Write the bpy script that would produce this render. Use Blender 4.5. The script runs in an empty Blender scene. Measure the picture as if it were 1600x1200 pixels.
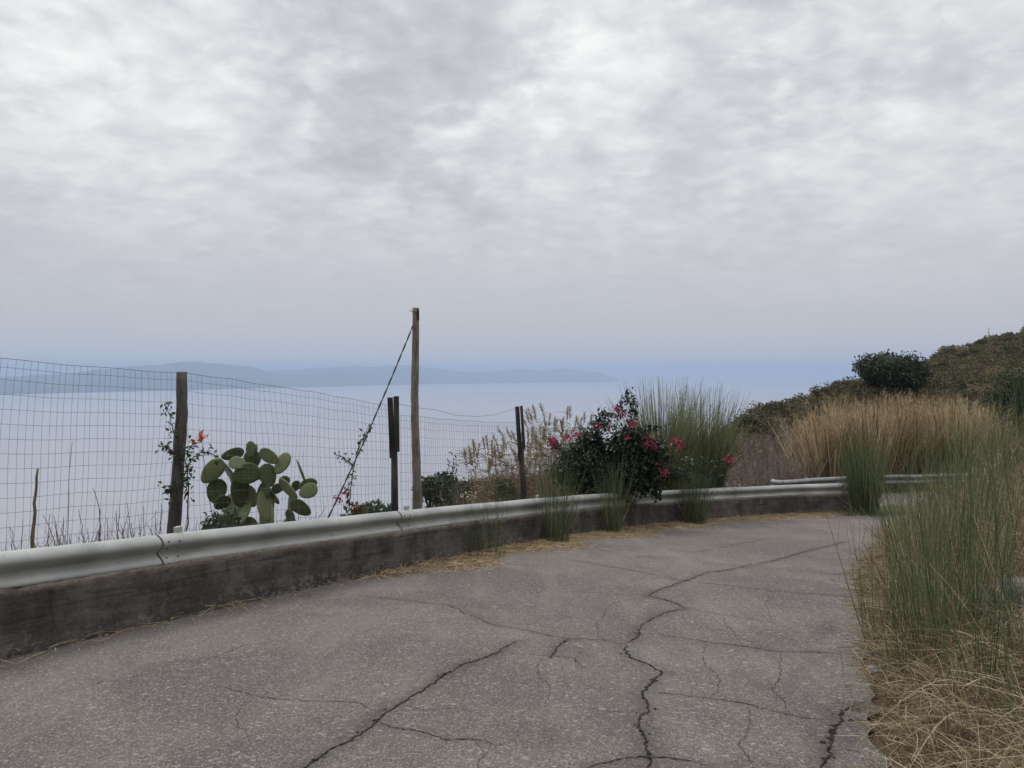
import bpy, bmesh, math
import numpy as np
from mathutils import Vector, Matrix

R = math.radians
scene = bpy.context.scene
COL = scene.collection
rng = np.random.default_rng(7)

# ------------------------------------------------------------------ camera
EYE = 1.53
PITCH = R(0.955)
cam_d = bpy.data.cameras.new("camera")
cam = bpy.data.objects.new("camera", cam_d)
COL.objects.link(cam)
cam.location = (0, 0, EYE)
cam.rotation_euler = (math.pi / 2 - PITCH, 0, 0)
cam_d.sensor_width = 36
cam_d.lens = 27.0
cam_d.clip_start = 0.05
cam_d.clip_end = 200000
scene.camera = cam

# ------------------------------------------------------------------ exposure
scene.view_settings.view_transform = 'Standard'
scene.view_settings.look = 'None'
scene.view_settings.exposure = 0.0
scene.view_settings.gamma = 1.0
scene.cycles.volume_bounces = 2
scene.cycles.max_bounces = 8
scene.cycles.diffuse_bounces = 3
scene.cycles.transparent_max_bounces = 8

# ------------------------------------------------------------------ node helper
class NT:
    def __init__(self, tree):
        self.t = tree
        tree.nodes.clear()
    def n(self, kind, ins=None, **props):
        nd = self.t.nodes.new(kind)
        for k, v in props.items():
            setattr(nd, k, v)
        for k, v in (ins or {}).items():
            s = nd.inputs[k]
            if isinstance(v, bpy.types.NodeSocket):
                self.t.links.new(v, s)
            elif isinstance(v, bpy.types.Node):
                self.t.links.new(v.outputs[0], s)
            else:
                if s.type == 'RGBA' and len(v) == 3:
                    v = (*v, 1)
                s.default_value = v
        return nd
    def math(self, op, a, b=0.0, c=None, clamp=False):
        d = {0: a, 1: b}
        if c is not None:
            d[2] = c
        return self.n('ShaderNodeMath', d, operation=op, use_clamp=clamp).outputs[0]
    def mix(self, f, a, b, blend='MIX'):
        nd = self.n('ShaderNodeMix', data_type='RGBA', blend_type=blend)
        for i, v in ((0, f), (6, a), (7, b)):
            s = nd.inputs[i]
            if isinstance(v, bpy.types.NodeSocket):
                self.t.links.new(v, s)
            else:
                if i and len(v) == 3:
                    v = (*v, 1)
                s.default_value = v
        return nd.outputs[2]
    def noise(self, vec, scale, detail=4, rough=0.55, dist=0.0):
        return self.n('ShaderNodeTexNoise', {'Vector': vec, 'Scale': scale, 'Detail': detail,
                                             'Roughness': rough, 'Distortion': dist}).outputs[0]
    def ss(self, v, lo, hi, a=0.0, b=1.0):
        return self.n('ShaderNodeMapRange', {0: v, 1: lo, 2: hi, 3: a, 4: b},
                      interpolation_type='SMOOTHSTEP').outputs[0]

# ------------------------------------------------------------------ world: overcast sky
SUN_EL, SUN_AZ = R(52), R(-35)
world = bpy.data.worlds.new("World")
scene.world = world
world.use_nodes = True
w = NT(world.node_tree)
sky = w.n('ShaderNodeTexSky', sky_type='NISHITA', sun_disc=False, sun_elevation=SUN_EL,
          sun_rotation=-SUN_AZ, altitude=150.0, air_density=1.0, dust_density=3.0)
STR = 0.1
gen = w.n('ShaderNodeTexCoord').outputs['Generated']
sep = w.n('ShaderNodeSeparateXYZ', {0: gen})
dz = sep.outputs[2]
den = w.math('MAXIMUM', w.math('ADD', dz, 0.22), 0.06)
pv = w.n('ShaderNodeCombineXYZ', {0: w.math('DIVIDE', sep.outputs[0], den),
                                  1: w.math('DIVIDE', sep.outputs[1], den), 2: 0.0}).outputs[0]
n1 = w.noise(pv, 1.1, 5, 0.55, 0.15)
n2 = w.noise(pv, 3.6, 6, 0.60, 0.1)
n3 = w.noise(pv, 13.0, 5, 0.6, 0.1)
n4 = w.noise(pv, 7.5, 5, 0.58, 0.6)
wob = w.n('ShaderNodeTexNoise', {'Vector': pv, 'Scale': 3.0, 'Detail': 4.0}).outputs['Color']
pw = w.n('ShaderNodeVectorMath', {0: pv, 1: w.n('ShaderNodeVectorMath', {0: wob, 'Scale': 0.55}, operation='SCALE').outputs[0]}, operation='ADD').outputs[0]
puff = w.n('ShaderNodeTexVoronoi', {'Vector': pw, 'Scale': 9.0, 'Smoothness': 0.7}, feature='SMOOTH_F1').outputs['Distance']
f = w.math('ADD', w.math('MULTIPLY_ADD', n2, 0.28, w.math('MULTIPLY', n1, 0.28)), w.math('MULTIPLY_ADD', n4, 0.26, w.math('MULTIPLY', n3, 0.18)))
f = w.math('ADD', f, w.math('MULTIPLY_ADD', puff, -0.12, 0.08))
def blob(px, py, rad, amp):
    """a cloud mass (dark if amp<0) centred on one sky direction, edges broken by the noise"""
    d = Vector(((px - 800) / 1200, 1, (580 - py) / 1200)).normalized()
    dist = w.n('ShaderNodeVectorMath', {0: w.n('ShaderNodeVectorMath', {0: gen}, operation='NORMALIZE').outputs[0],
                                        1: tuple(d)}, operation='DISTANCE').outputs['Value']
    dist = w.math('ADD', dist, w.math('MULTIPLY_ADD', n2, 0.5, -0.25))
    return w.math('MULTIPLY', w.ss(dist, rad, 0.0), amp)
for b in ((640, 70, 0.22, -0.14), (600, 170, 0.16, -0.05), (1290, 80, 0.14, -0.06), (1080, 150, 0.15, -0.04), (70, 110, 0.34, 0.085), (900, 130, 0.18, 0.06),
          (40, 425, 0.15, -0.09), (330, 330, 0.3, -0.01), (1480, 230, 0.3, 0.02)):
    f = w.math('ADD', f, blob(*b))
ramp = w.n('ShaderNodeValToRGB', {0: f})
cr = ramp.color_ramp
cr.elements[0].position = 0.30; cr.elements[0].color = (0.51, 0.52, 0.55, 1)
cr.elements[1].position = 0.65; cr.elements[1].color = (0.98, 0.98, 0.97, 1)
e = cr.elements.new(0.44); e.color = (0.635, 0.645, 0.675, 1)
e = cr.elements.new(0.54); e.color = (0.79, 0.80, 0.81, 1)
low = w.ss(dz, 0.02, 0.36)
cl = w.mix(low, (0.555, 0.555, 0.59), ramp.outputs[0])
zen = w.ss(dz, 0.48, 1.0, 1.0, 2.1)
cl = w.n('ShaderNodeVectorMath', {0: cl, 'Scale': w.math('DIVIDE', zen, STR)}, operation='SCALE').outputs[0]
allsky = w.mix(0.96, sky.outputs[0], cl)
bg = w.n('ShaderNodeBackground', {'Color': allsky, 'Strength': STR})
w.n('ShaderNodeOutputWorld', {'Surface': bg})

sun_d = bpy.data.lights.new("sun", 'SUN')
sun_d.energy = 1.2
sun_d.angle = R(20)
sun_d.color = (1.0, 0.96, 0.9)
sun = bpy.data.objects.new("sun", sun_d)
COL.objects.link(sun)
sp = Vector((math.cos(SUN_EL) * math.sin(SUN_AZ), math.cos(SUN_EL) * math.cos(SUN_AZ), math.sin(SUN_EL)))
sun.rotation_euler = (-sp).to_track_quat('-Z', 'Y').to_euler()
sun.location = sp * 50

# ------------------------------------------------------------------ object helpers
def tag(o, label=None, cat=None, group=None, kind=None):
    if label: o['label'] = label
    if cat: o['category'] = cat
    if group: o['group'] = group
    if kind: o['kind'] = kind
    return o

def empty(name, loc, label, cat, group=None):
    o = bpy.data.objects.new(name, None)
    o.empty_display_size = 0.2
    o.location = loc
    COL.objects.link(o)
    return tag(o, label, cat, group)

class Geo:
    """numpy mesh collector; world coordinates"""
    def __init__(self):
        self.v, self.q, self.t, self.tint, self.n = [], [], [], [], 0
        self.qm, self.tm = [], []
    def add(self, v, quads=None, tris=None, tint=0.5, mat=0):
        v = np.asarray(v, float).reshape(-1, 3)
        if quads is not None and len(quads):
            self.q.append(np.asarray(quads, int) + self.n); self.qm.append(np.full(len(quads), mat))
        if tris is not None and len(tris):
            self.t.append(np.asarray(tris, int) + self.n); self.tm.append(np.full(len(tris), mat))
        self.v.append(v)
        self.tint.append(np.broadcast_to(np.asarray(tint, float), (len(v),)))
        self.n += len(v)
        return self
    def build(self, name, mats, parent=None, loc=None, smooth=True):
        if not isinstance(mats, (list, tuple)): mats = [mats]
        v = np.concatenate(self.v)
        org = np.zeros(3)
        if parent is not None:
            root = parent
            while root is not None:
                org = org + np.array(root.location); root = root.parent
        elif loc is not None:
            org = np.array(loc, float)
        v = v - org
        q = np.concatenate(self.q) if self.q else np.zeros((0, 4), int)
        t = np.concatenate(self.t) if self.t else np.zeros((0, 3), int)
        me = bpy.data.meshes.new(name)
        me.vertices.add(len(v)); me.vertices.foreach_set('co', v.ravel())
        loops = np.concatenate([q.ravel(), t.ravel()])
        me.loops.add(len(loops)); me.loops.foreach_set('vertex_index', loops)
        starts = np.concatenate([np.arange(len(q)) * 4, len(q) * 4 + np.arange(len(t)) * 3])
        me.polygons.add(len(starts)); me.polygons.foreach_set('loop_start', starts)
        me.polygons.foreach_set('material_index', np.concatenate(self.qm + self.tm).astype(int))
        me.polygons.foreach_set('use_smooth', np.full(len(starts), smooth))
        for m in mats: me.materials.append(m)
        a = me.attributes.new('tint', 'FLOAT', 'POINT')
        a.data.foreach_set('value', np.concatenate(self.tint))
        me.update(calc_edges=True)
        me.validate()
        o = bpy.data.objects.new(name, me)
        COL.objects.link(o)
        if parent is not None: o.parent = parent
        elif loc is not None: o.location = loc
        return o

def unit(a):
    return a / np.maximum(np.linalg.norm(a, axis=-1, keepdims=True), 1e-9)

def rnd_dirs(n, r=None):
    r = r or rng
    return unit(r.normal(size=(n, 3)))

def U(px, py, d):
    """world point seen at photo pixel (1600x1200) at forward distance d"""
    a, b = (px - 800) / 1200, (600 - py) / 1200
    y = math.cos(PITCH) + b * math.sin(PITCH)
    z = -math.sin(PITCH) + b * math.cos(PITCH)
    return np.array([a / y * d, d, EYE + z / y * d])

def ribbons(g, P, D, L, W, bend, segs=4, tint=None, taper=0.8, mat=0, facing=None):
    P = np.asarray(P, float); n = len(P)
    D = unit(np.asarray(D, float)); L = np.broadcast_to(L, n); W = np.broadcast_to(W, n)
    side = unit(np.cross(D, rnd_dirs(n) if facing is None else facing))
    t = np.linspace(0, 1, segs + 1)
    c = P[:, None] + D[:, None] * (L[:, None] * t)[..., None] + np.asarray(bend)[:, None] * (t ** 2)[None, :, None]
    wd = W[:, None] * np.maximum((1 - t), 0.06)[None] ** taper * 0.5
    a = c + side[:, None] * wd[..., None]; b = c - side[:, None] * wd[..., None]
    v = np.stack([a, b], 2).reshape(-1, 3)
    base = (np.arange(n) * (segs + 1) * 2)[:, None] + (np.arange(segs) * 2)[None]
    base = base.ravel()
    q = np.stack([base, base + 1, base + 3, base + 2], 1)
    if tint is None: tint = rng.random(n)
    g.add(v, q, tint=np.repeat(np.broadcast_to(tint, n), (segs + 1) * 2), mat=mat)
    return c[:, -1]

def leaves(g, P, size, tint=None, up=0.5, aspect=0.55, mat=0, dirs=None, fold=0.18):
    P = np.asarray(P, float); n = len(P)
    size = np.broadcast_to(size, n)
    ax = rnd_dirs(n) if dirs is None else unit(dirs)
    nr = rnd_dirs(n); nr[:, 2] = np.abs(nr[:, 2]) + up
    sd = unit(np.cross(ax, nr)); nr = unit(np.cross(sd, ax))
    s = size[:, None]
    v = np.stack([P, P + ax * s * .45 + sd * s * aspect * .5 + nr * s * fold,
                  P + ax * s, P + ax * s * .45 - sd * s * aspect * .5 + nr * s * fold], 1).reshape(-1, 3)
    b = np.arange(n) * 4
    q1 = np.stack([b, b + 1, b + 2], 1); q2 = np.stack([b, b + 2, b + 3], 1)
    if tint is None: tint = rng.random(n)
    g.add(v, tris=np.concatenate([q1, q2]), tint=np.repeat(np.broadcast_to(tint, n), 4), mat=mat)

def tube(g, pts, rad, sides=6, tint=0.5, mat=0, caps=True, wob=0.0, flat=1.0):
    pts = np.asarray(pts, float); n = len(pts)
    rad = np.broadcast_to(np.asarray(rad, float), n)
    T = np.gradient(pts, axis=0); T = unit(T)
    ref = np.array([0, 0, 1.0]) if abs(T[0, 2]) < .9 else np.array([1.0, 0, 0])
    A = unit(np.cross(T, ref)); B = np.cross(T, A)
    th = np.arange(sides) / sides * 2 * math.pi
    r = rad[:, None] * (1 + wob * rng.normal(size=(n, sides)))
    v = pts[:, None] + A[:, None] * (r * np.cos(th))[..., None] + B[:, None] * (r * np.sin(th) * flat)[..., None]
    i = np.arange(n - 1)[:, None] * sides; j = np.arange(sides)[None]; k = (j + 1) % sides
    q = np.stack([(i + j).ravel(), (i + k).ravel(), (i + sides + k).ravel(), (i + sides + j).ravel()], 1)
    v = v.reshape(-1, 3); tr = []
    if caps:
        v = np.concatenate([v, pts[:1], pts[-1:]]); c0, c1 = n * sides, n * sides + 1
        o = (n - 1) * sides
        tr = [(c0, (s + 1) % sides, s) for s in range(sides)] + [(c1, o + s, o + (s + 1) % sides) for s in range(sides)]
    g.add(v, q, tr, tint=tint, mat=mat)

def ico(sub):
    bm = bmesh.new(); bmesh.ops.create_icosphere(bm, subdivisions=sub, radius=1.0)
    bm.verts.ensure_lookup_table()
    v = np.array([x.co[:] for x in bm.verts]); f = np.array([[x.index for x in p.verts] for p in bm.faces])
    bm.free(); return v, f
ICO2, ICO3, ICO4 = ico(2), ico(3), ico(4)

def box(g, c, s, rot=None, tint=0.5, mat=0, bev=0.0):
    bm = bmesh.new(); bmesh.ops.create_cube(bm, size=1.0)
    bmesh.ops.scale(bm, vec=s, verts=bm.verts)
    if bev: bmesh.ops.bevel(bm, geom=bm.edges[:], offset=bev, segments=2, affect='EDGES', profile=0.6)
    bmesh.ops.triangulate(bm, faces=bm.faces[:])
    bm.verts.ensure_lookup_table()
    v = np.array([x.co[:] for x in bm.verts]); f = np.array([[x.index for x in p.verts] for p in bm.faces]); bm.free()
    if rot is not None: v = v @ np.array(Matrix(rot)).T
    g.add(v + np.asarray(c, float), tris=f, tint=tint, mat=mat)

def vnoise(x, y, seed=0):
    """cheap smooth noise from sines, about -1..1"""
    r = np.random.default_rng(seed); o = 0
    for k in range(6):
        a = r.random() * 6.283; fx = math.cos(a); fy = math.sin(a); s = 0.7 + 1.1 * r.random()
        o = o + np.sin((x * fx + y * fy) * s * 2.2 + r.random() * 6.283)
    return o / 3.2

# ------------------------------------------------------------------ materials
MATS = {}
def new_mat(name):
    m = bpy.data.materials.new(name); m.use_nodes = True
    return m, NT(m.node_tree)

def foliage(name, c0, c1, c2, trans=0.3, rough=0.6, scale=3.0, spec=0.25):
    m, t = new_mat(name)
    a = t.n('ShaderNodeAttribute', attribute_name='tint').outputs['Fac']
    pos = t.n('ShaderNodeTexCoord').outputs['Object']
    nz = t.noise(pos, scale, 3)
    fac = t.math('ADD', a, t.math('MULTIPLY_ADD', nz, 0.5, -0.25), clamp=True)
    rp = t.n('ShaderNodeValToRGB', {0: fac})
    rp.color_ramp.elements[0].color = (*c0, 1); rp.color_ramp.elements[1].color = (*c2, 1)
    e = rp.color_ramp.elements.new(0.5); e.color = (*c1, 1)
    p = t.n('ShaderNodeBsdfPrincipled', {'Base Color': rp.outputs[0], 'Roughness': rough, 'Specular IOR Level': spec})
    tr = t.n('ShaderNodeBsdfTranslucent', {'Color': rp.outputs[0]})
    mx = t.n('ShaderNodeMixShader', {0: trans, 1: p.outputs[0], 2: tr.outputs[0]})
    t.n('ShaderNodeOutputMaterial', {'Surface': mx})
    MATS[name] = m
    return m

foliage('rush_green', (.055, .080, .036), (.10, .138, .066), (.21, .23, .12), .3)
foliage('dry_straw', (.095, .066, .040), (.31, .235, .145), (.60, .50, .34), .25, .75)
foliage('straw_litter', (.20, .14, .08), (.45, .345, .21), (.64, .52, .36), .2, .75)
foliage('golden_reed', (.11, .074, .040), (.34, .245, .14), (.60, .49, .32), .35, .7)
foliage('plume', (.24, .19, .11), (.36, .29, .18), (.46, .39, .26), .35, .8)
foliage('grey_brush', (.085, .070, .060), (.20, .162, .140), (.36, .30, .245), .25, .8)
foliage('red_weed', (.075, .040, .024), (.14, .085, .045), (.21, .15, .08), .2, .8)
foliage('tall_grass', (.070, .092, .042), (.14, .165, .080), (.32, .31, .18), .3)
foliage('bougain_leaf', (.010, .024, .012), (.028, .052, .024), (.075, .11, .055), .2, .45, 3, .4)
foliage('vine_leaf', (.028, .05, .018), (.055, .09, .030), (.10, .14, .05), .3)
foliage('carob', (.022, .036, .020), (.042, .062, .030), (.085, .11, .052), .2)
foliage('scrub', (.050, .048, .026), (.115, .100, .050), (.22, .175, .09), .2, .8, .06)
foliage('scrub_dark', (.030, .040, .024), (.066, .078, .040), (.14, .145, .07), .2, .8, .2)
foliage('scrub_brown', (.06, .044, .034), (.12, .088, .064), (.21, .16, .11), .2, .8, .2)
foliage('euphorbia', (.045, .085, .045), (.085, .135, .070), (.14, .19, .10), .25)
foliage('bract_pink', (.24, .018, .065), (.38, .045, .11), (.50, .12, .16), .35, .6)
foliage('bract_orange', (.55, .09, .05), (.65, .16, .09), (.7, .25, .14), .35, .6)

def woody(name, c0, c1, sx=14, sz=1.2, rough=.85):
    m, t = new_mat(name)
    pos = t.n('ShaderNodeTexCoord').outputs['Object']
    mp = t.n('ShaderNodeMapping', {'Vector': pos, 'Scale': (sx, sx, sz)}).outputs[0]
    a = t.noise(mp, 3.0, 6, .65, .4); b = t.noise(pos, 2.2, 3)
    f_ = t.ss(t.math('MULTIPLY_ADD', b, .5, t.math('MULTIPLY', a, .6)), .36, .74)
    col = t.mix(f_, c0, c1)
    crack = t.ss(t.noise(mp, 6.0, 3, .5), .40, .34)
    col = t.mix(t.math('MULTIPLY', crack, .6), col, tuple(x * .35 for x in c0))
    bp = t.n('ShaderNodeBump', {'Strength': .7, 'Distance': .006, 'Height': a})
    p = t.n('ShaderNodeBsdfPrincipled', {'Base Color': col, 'Roughness': rough, 'Specular IOR Level': .2, 'Normal': bp.outputs[0]})
    t.n('ShaderNodeOutputMaterial', {'Surface': p}); MATS[name] = m
woody('old_wood', (.058, .052, .050), (.165, .155, .148))
woody('pole_wood', (.12, .10, .085), (.33, .285, .24))
woody('dark_plank', (.030, .027, .027), (.085, .076, .072))
woody('bark', (.035, .028, .022), (.10, .08, .06))
woody('dry_cane', (.12, .09, .055), (.30, .24, .16))
woody('pale_branch', (.22, .19, .17), (.42, .38, .34))

def simple(name, c0, c1, scale, rough=.8, spec=.3, bump=.3, bd=.01, metal=0.0):
    m, t = new_mat(name)
    pos = t.n('ShaderNodeTexCoord').outputs['Object']
    a = t.noise(pos, scale, 6, .62)
    col = t.mix(t.ss(a, .35, .68), c0, c1)
    bp = t.n('ShaderNodeBump', {'Strength': bump, 'Distance': bd, 'Height': a})
    p = t.n('ShaderNodeBsdfPrincipled', {'Base Color': col, 'Roughness': rough, 'Metallic': metal,
                                         'Specular IOR Level': spec, 'Normal': bp.outputs[0]})
    t.n('ShaderNodeOutputMaterial', {'Surface': p}); MATS[name] = m
simple('wire', (.07, .074, .085), (.16, .16, .175), 8, .55, .4, .1)
simple('cable', (.035, .034, .036), (.09, .085, .08), 30, .7)
simple('bolt', (.10, .075, .06), (.20, .19, .18), 60, .5, .4)
simple('rock', (.055, .055, .052), (.18, .175, .165), 5, .9, .2, 1.0, .04)
simple('stone_pale', (.25, .22, .18), (.42, .38, .32), 1.2, .9)
simple('whitewash', (.62, .61, .58), (.80, .79, .76), 1.5, .85, .2, .2)
simple('roof_tile', (.20, .09, .06), (.32, .17, .12), 6, .85)
simple('dark_glass', (.02, .022, .025), (.04, .042, .045), 2, .2, .5, 0)
simple('litter', (.10, .12, .16), (.42, .44, .47), 40, .45, .5, .2)
simple('seed_brown', (.05, .035, .02), (.12, .09, .05), 20)

# galvanised rail
m, t = new_mat('galvanised'); MATS['galvanised'] = m
pos = t.n('ShaderNodeTexCoord').outputs['Object']
a = t.noise(pos, 1.6, 5, .6); b = t.noise(pos, 45, 3, .6); c = t.noise(pos, 9, 6, .7)
col = t.mix(t.ss(a, .3, .7), (.29, .31, .30), (.44, .455, .435))
col = t.mix(t.math('MULTIPLY', t.ss(b, .5, .75), .25), col, (.28, .29, .29))
col = t.mix(t.math('MULTIPLY', t.ss(c, .60, .72), .65), col, (.13, .105, .08))
d_ = t.noise(t.n('ShaderNodeMapping', {'Vector': pos, 'Scale': (1, 1, 3)}).outputs[0], .8, 5, .62)
col = t.mix(t.math('MULTIPLY', t.ss(d_, .55, .70), .55), col, (.19, .185, .165))
p = t.n('ShaderNodeBsdfPrincipled', {'Base Color': col, 'Roughness': t.math('MULTIPLY_ADD', a, .25, .42), 'Metallic': .12,
        'Normal': t.n('ShaderNodeBump', {'Strength': .12, 'Distance': .004, 'Height': a}).outputs[0]})
t.n('ShaderNodeOutputMaterial', {'Surface': p})

m, t = new_mat('dull_rail'); MATS['dull_rail'] = m
pos = t.n('ShaderNodeTexCoord').outputs['Object']
a = t.noise(pos, 3.0, 6, .65); c = t.noise(pos, 11, 6, .7)
col = t.mix(t.ss(a, .3, .7), (.15, .155, .155), (.30, .31, .31))
col = t.mix(t.math('MULTIPLY', t.ss(c, .54, .70), .6), col, (.09, .07, .055))
p = t.n('ShaderNodeBsdfPrincipled', {'Base Color': col, 'Roughness': .6, 'Metallic': .1})
t.n('ShaderNodeOutputMaterial', {'Surface': p})

# concrete parapet
m, t = new_mat('old_concrete'); MATS['old_concrete'] = m
pos = t.n('ShaderNodeTexCoord').outputs['Object']
hh = t.n('ShaderNodeAttribute', attribute_name='tint').outputs['Fac']     # height up the wall 0..1
a = t.noise(pos, 2.4, 8, .65, .3); b = t.noise(pos, 22, 6, .7); sx_ = t.n('ShaderNodeSeparateXYZ', {0: pos}); s = t.noise(t.n('ShaderNodeCombineXYZ', {0: t.math('MULTIPLY', sx_.outputs[0], .55), 1: t.math('MULTIPLY', sx_.outputs[1], .55), 2: t.math('MULTIPLY', hh, 7.0)}).outputs[0], 1.2, 5, .6)
grit = t.noise(pos, 85, 3, .7)
col = t.mix(t.ss(a, .32, .7), (.066, .061, .057), (.165, .152, .142))
col = t.mix(t.math('MULTIPLY', t.ss(s, .54, .64), .45), col, (.035, .031, .029))
col = t.mix(t.math('MULTIPLY', t.ss(s, .44, .36), .25), col, (.19, .17, .15))
col = t.mix(t.math('MULTIPLY', t.ss(grit, .55, .72), .45), col, (.21, .19, .17))
col = t.mix(t.math('MULTIPLY', t.ss(grit, .44, .30), .55), col, (.03, .027, .025))
drip = t.noise(t.n('ShaderNodeMapping', {'Vector': pos, 'Scale': (5, 5, .5)}).outputs[0], 1.6, 5, .65)
col = t.mix(t.math('MULTIPLY', t.ss(drip, .56, .68), .5), col, (.035, .033, .031))
low_ = t.math('MULTIPLY', t.ss(hh, .46, .14), t.ss(t.noise(pos, 13, 4, .6), .50, .62))
col = t.mix(t.math('MULTIPLY', low_, .7), col, (.25, .225, .195))
top_ = t.math('MULTIPLY', t.ss(hh, .88, .97), t.ss(b, .30, .5))
col = t.mix(t.math('MULTIPLY', top_, .85), col, (.25, .205, .175))
moss = t.math('MULTIPLY', t.ss(t.noise(pos, 1.1, 5, .6), .52, .66), .5)
col = t.mix(moss, col, (.04, .04, .036))
hgt = t.math('ADD', t.math('MULTIPLY', a, .5), t.math('ADD', t.math('MULTIPLY', b, .7), t.math('MULTIPLY', s, .6)))
p = t.n('ShaderNodeBsdfPrincipled', {'Base Color': col, 'Roughness': .93, 'Specular IOR Level': .15,
        'Normal': t.n('ShaderNodeBump', {'Strength': .9, 'Distance': .03, 'Height': hgt}).outputs[0]})
t.n('ShaderNodeOutputMaterial', {'Surface': p})

# asphalt
m, t = new_mat('asphalt'); MATS['asphalt'] = m
pos = t.n('ShaderNodeTexCoord').outputs['Object']
big = t.noise(pos, .55, 5, .6, .4); mid = t.noise(pos, 2.6, 5, .6); fine = t.noise(pos, 60, 3, .7)
vo = t.n('ShaderNodeTexVoronoi', {'Vector': pos, 'Scale': 112.0, 'Randomness': 1.0})
vo2 = t.n('ShaderNodeTexVoronoi', {'Vector': pos, 'Scale': 42.0, 'Randomness': 1.0})
col = t.mix(t.ss(big, .38, .62), (.110, .088, .085), (.150, .133, .120))
col = t.mix(t.math('MULTIPLY', t.ss(mid, .60, .76), .40), col, (.11, .097, .092))
sepc = t.n('ShaderNodeSeparateColor', {0: vo.outputs['Color']})
stone = t.ss(sepc.outputs[0], .0, 1.0)
col = t.mix(t.math('MULTIPLY', t.ss(sepc.outputs[0], .66, .98), .50), col, (.40, .37, .34))
col = t.mix(t.math('MULTIPLY', t.ss(sepc.outputs[1], .58, .95), .75), col, (.058, .052, .05))
sepd = t.n('ShaderNodeSeparateColor', {0: vo2.outputs['Color']})
col = t.mix(t.math('MULTIPLY', t.ss(sepd.outputs[0], .94, .99), .3), col, (.46, .44, .42))
stain = t.math('MULTIPLY', t.ss(t.noise(t.n('ShaderNodeMapping', {'Vector': pos, 'Location': (3.1, 8.2, 0)}).outputs[0], 1.15, 6, .66, .5), .60, .74), .5)
col = t.mix(stain, col, (.085, .076, .074))
halo = t.n('ShaderNodeAttribute', attribute_name='tint').outputs['Fac']
hn = t.math('MULTIPLY', halo, t.ss(t.noise(pos, 9, 5, .7), .28, .55))
col = t.mix(t.math('MULTIPLY', hn, .62), col, (.036, .031, .030))
worn = t.ss(t.noise(t.n('ShaderNodeMapping', {'Vector': pos, 'Rotation': (0, 0, .55), 'Scale': (2.6, .35, 1)}).outputs[0], 1.0, 5, .6), .50, .68)
col = t.mix(t.math('MULTIPLY', worn, .24), col, (.235, .22, .20))
hgt = t.math('ADD', t.math('MULTIPLY', vo.outputs['Distance'], 1.0), t.math('MULTIPLY', fine, .5))
p = t.n('ShaderNodeBsdfPrincipled', {'Base Color': col, 'Roughness': .88, 'Specular IOR Level': .25,
        'Normal': t.n('ShaderNodeBump', {'Strength': .55, 'Distance': .006, 'Height': hgt}).outputs[0]})
t.n('ShaderNodeOutputMaterial', {'Surface': p})
simple('crack_dirt', (.014, .012, .011), (.045, .038, .034), 25, .95, .1, .5, .01)

# soil
m, t = new_mat('soil'); MATS['soil'] = m
pos = t.n('ShaderNodeTexCoord').outputs['Object']
a = t.noise(pos, .35, 6, .6); b = t.noise(pos, 6, 7, .7); c = t.noise(pos, .06, 4, .6)
col = t.mix(t.ss(b, .3, .7), (.045, .034, .022), (.12, .088, .055))
col = t.mix(t.math('MULTIPLY', t.ss(a, .5, .65), .6), col, (.065, .07, .032))
col = t.mix(t.math('MULTIPLY', t.ss(c, .5, .6), .5), col, (.085, .065, .045))
p = t.n('ShaderNodeBsdfPrincipled', {'Base Color': col, 'Roughness': .95, 'Specular IOR Level': .1,
        'Normal': t.n('ShaderNodeBump', {'Strength': 1.0, 'Distance': .05, 'Height': b}).outputs[0]})
t.n('ShaderNodeOutputMaterial', {'Surface': p})

# sea
m, t = new_mat('sea_water'); MATS['sea_water'] = m
pos = t.n('ShaderNodeTexCoord').outputs['Object']
a = t.noise(pos, .0011, 5, .55); wv = t.noise(t.n('ShaderNodeMapping', {'Vector': pos, 'Scale': (.035, .08, .05), 'Rotation': (0, 0, .5)}).outputs[0], 1.0, 4, .6)
col = t.mix(t.ss(a, .3, .7), (.29, .285, .315), (.35, .34, .365))
p = t.n('ShaderNodeBsdfPrincipled', {'Base Color': col, 'Roughness': .28, 'IOR': 1.33,
        'Normal': t.n('ShaderNodeBump', {'Strength': .12, 'Distance': 1.0, 'Height': wv}).outputs[0]})
t.n('ShaderNodeOutputMaterial', {'Surface': p})
simple('far_hill', (.030, .045, .040), (.060, .070, .055), .002, .95, .1, 0)

# cactus pad
m, t = new_mat('cactus_pad'); MATS['cactus_pad'] = m
pos = t.n('ShaderNodeTexCoord').outputs['Object']
tn = t.n('ShaderNodeAttribute', attribute_name='tint').outputs['Fac']
a = t.noise(pos, 4, 4, .6)
col = t.mix(t.math('ADD', tn, t.math('MULTIPLY_ADD', a, .6, -.3), clamp=True), (.058, .086, .040), (.235, .265, .125))
vo = t.n('ShaderNodeTexVoronoi', {'Vector': pos, 'Scale': 21.0, 'Randomness': .35})
col = t.mix(t.ss(vo.outputs['Distance'], .26, .12), col, (.24, .23, .15))
col = t.mix(t.math('MULTIPLY', t.ss(t.noise(pos, 7, 5, .7), .64, .74), .5), col, (.17, .14, .085))
p = t.n('ShaderNodeBsdfPrincipled', {'Base Color': col, 'Roughness': .5, 'Specular IOR Level': .35})
t.n('ShaderNodeOutputMaterial', {'Surface': p})

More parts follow.
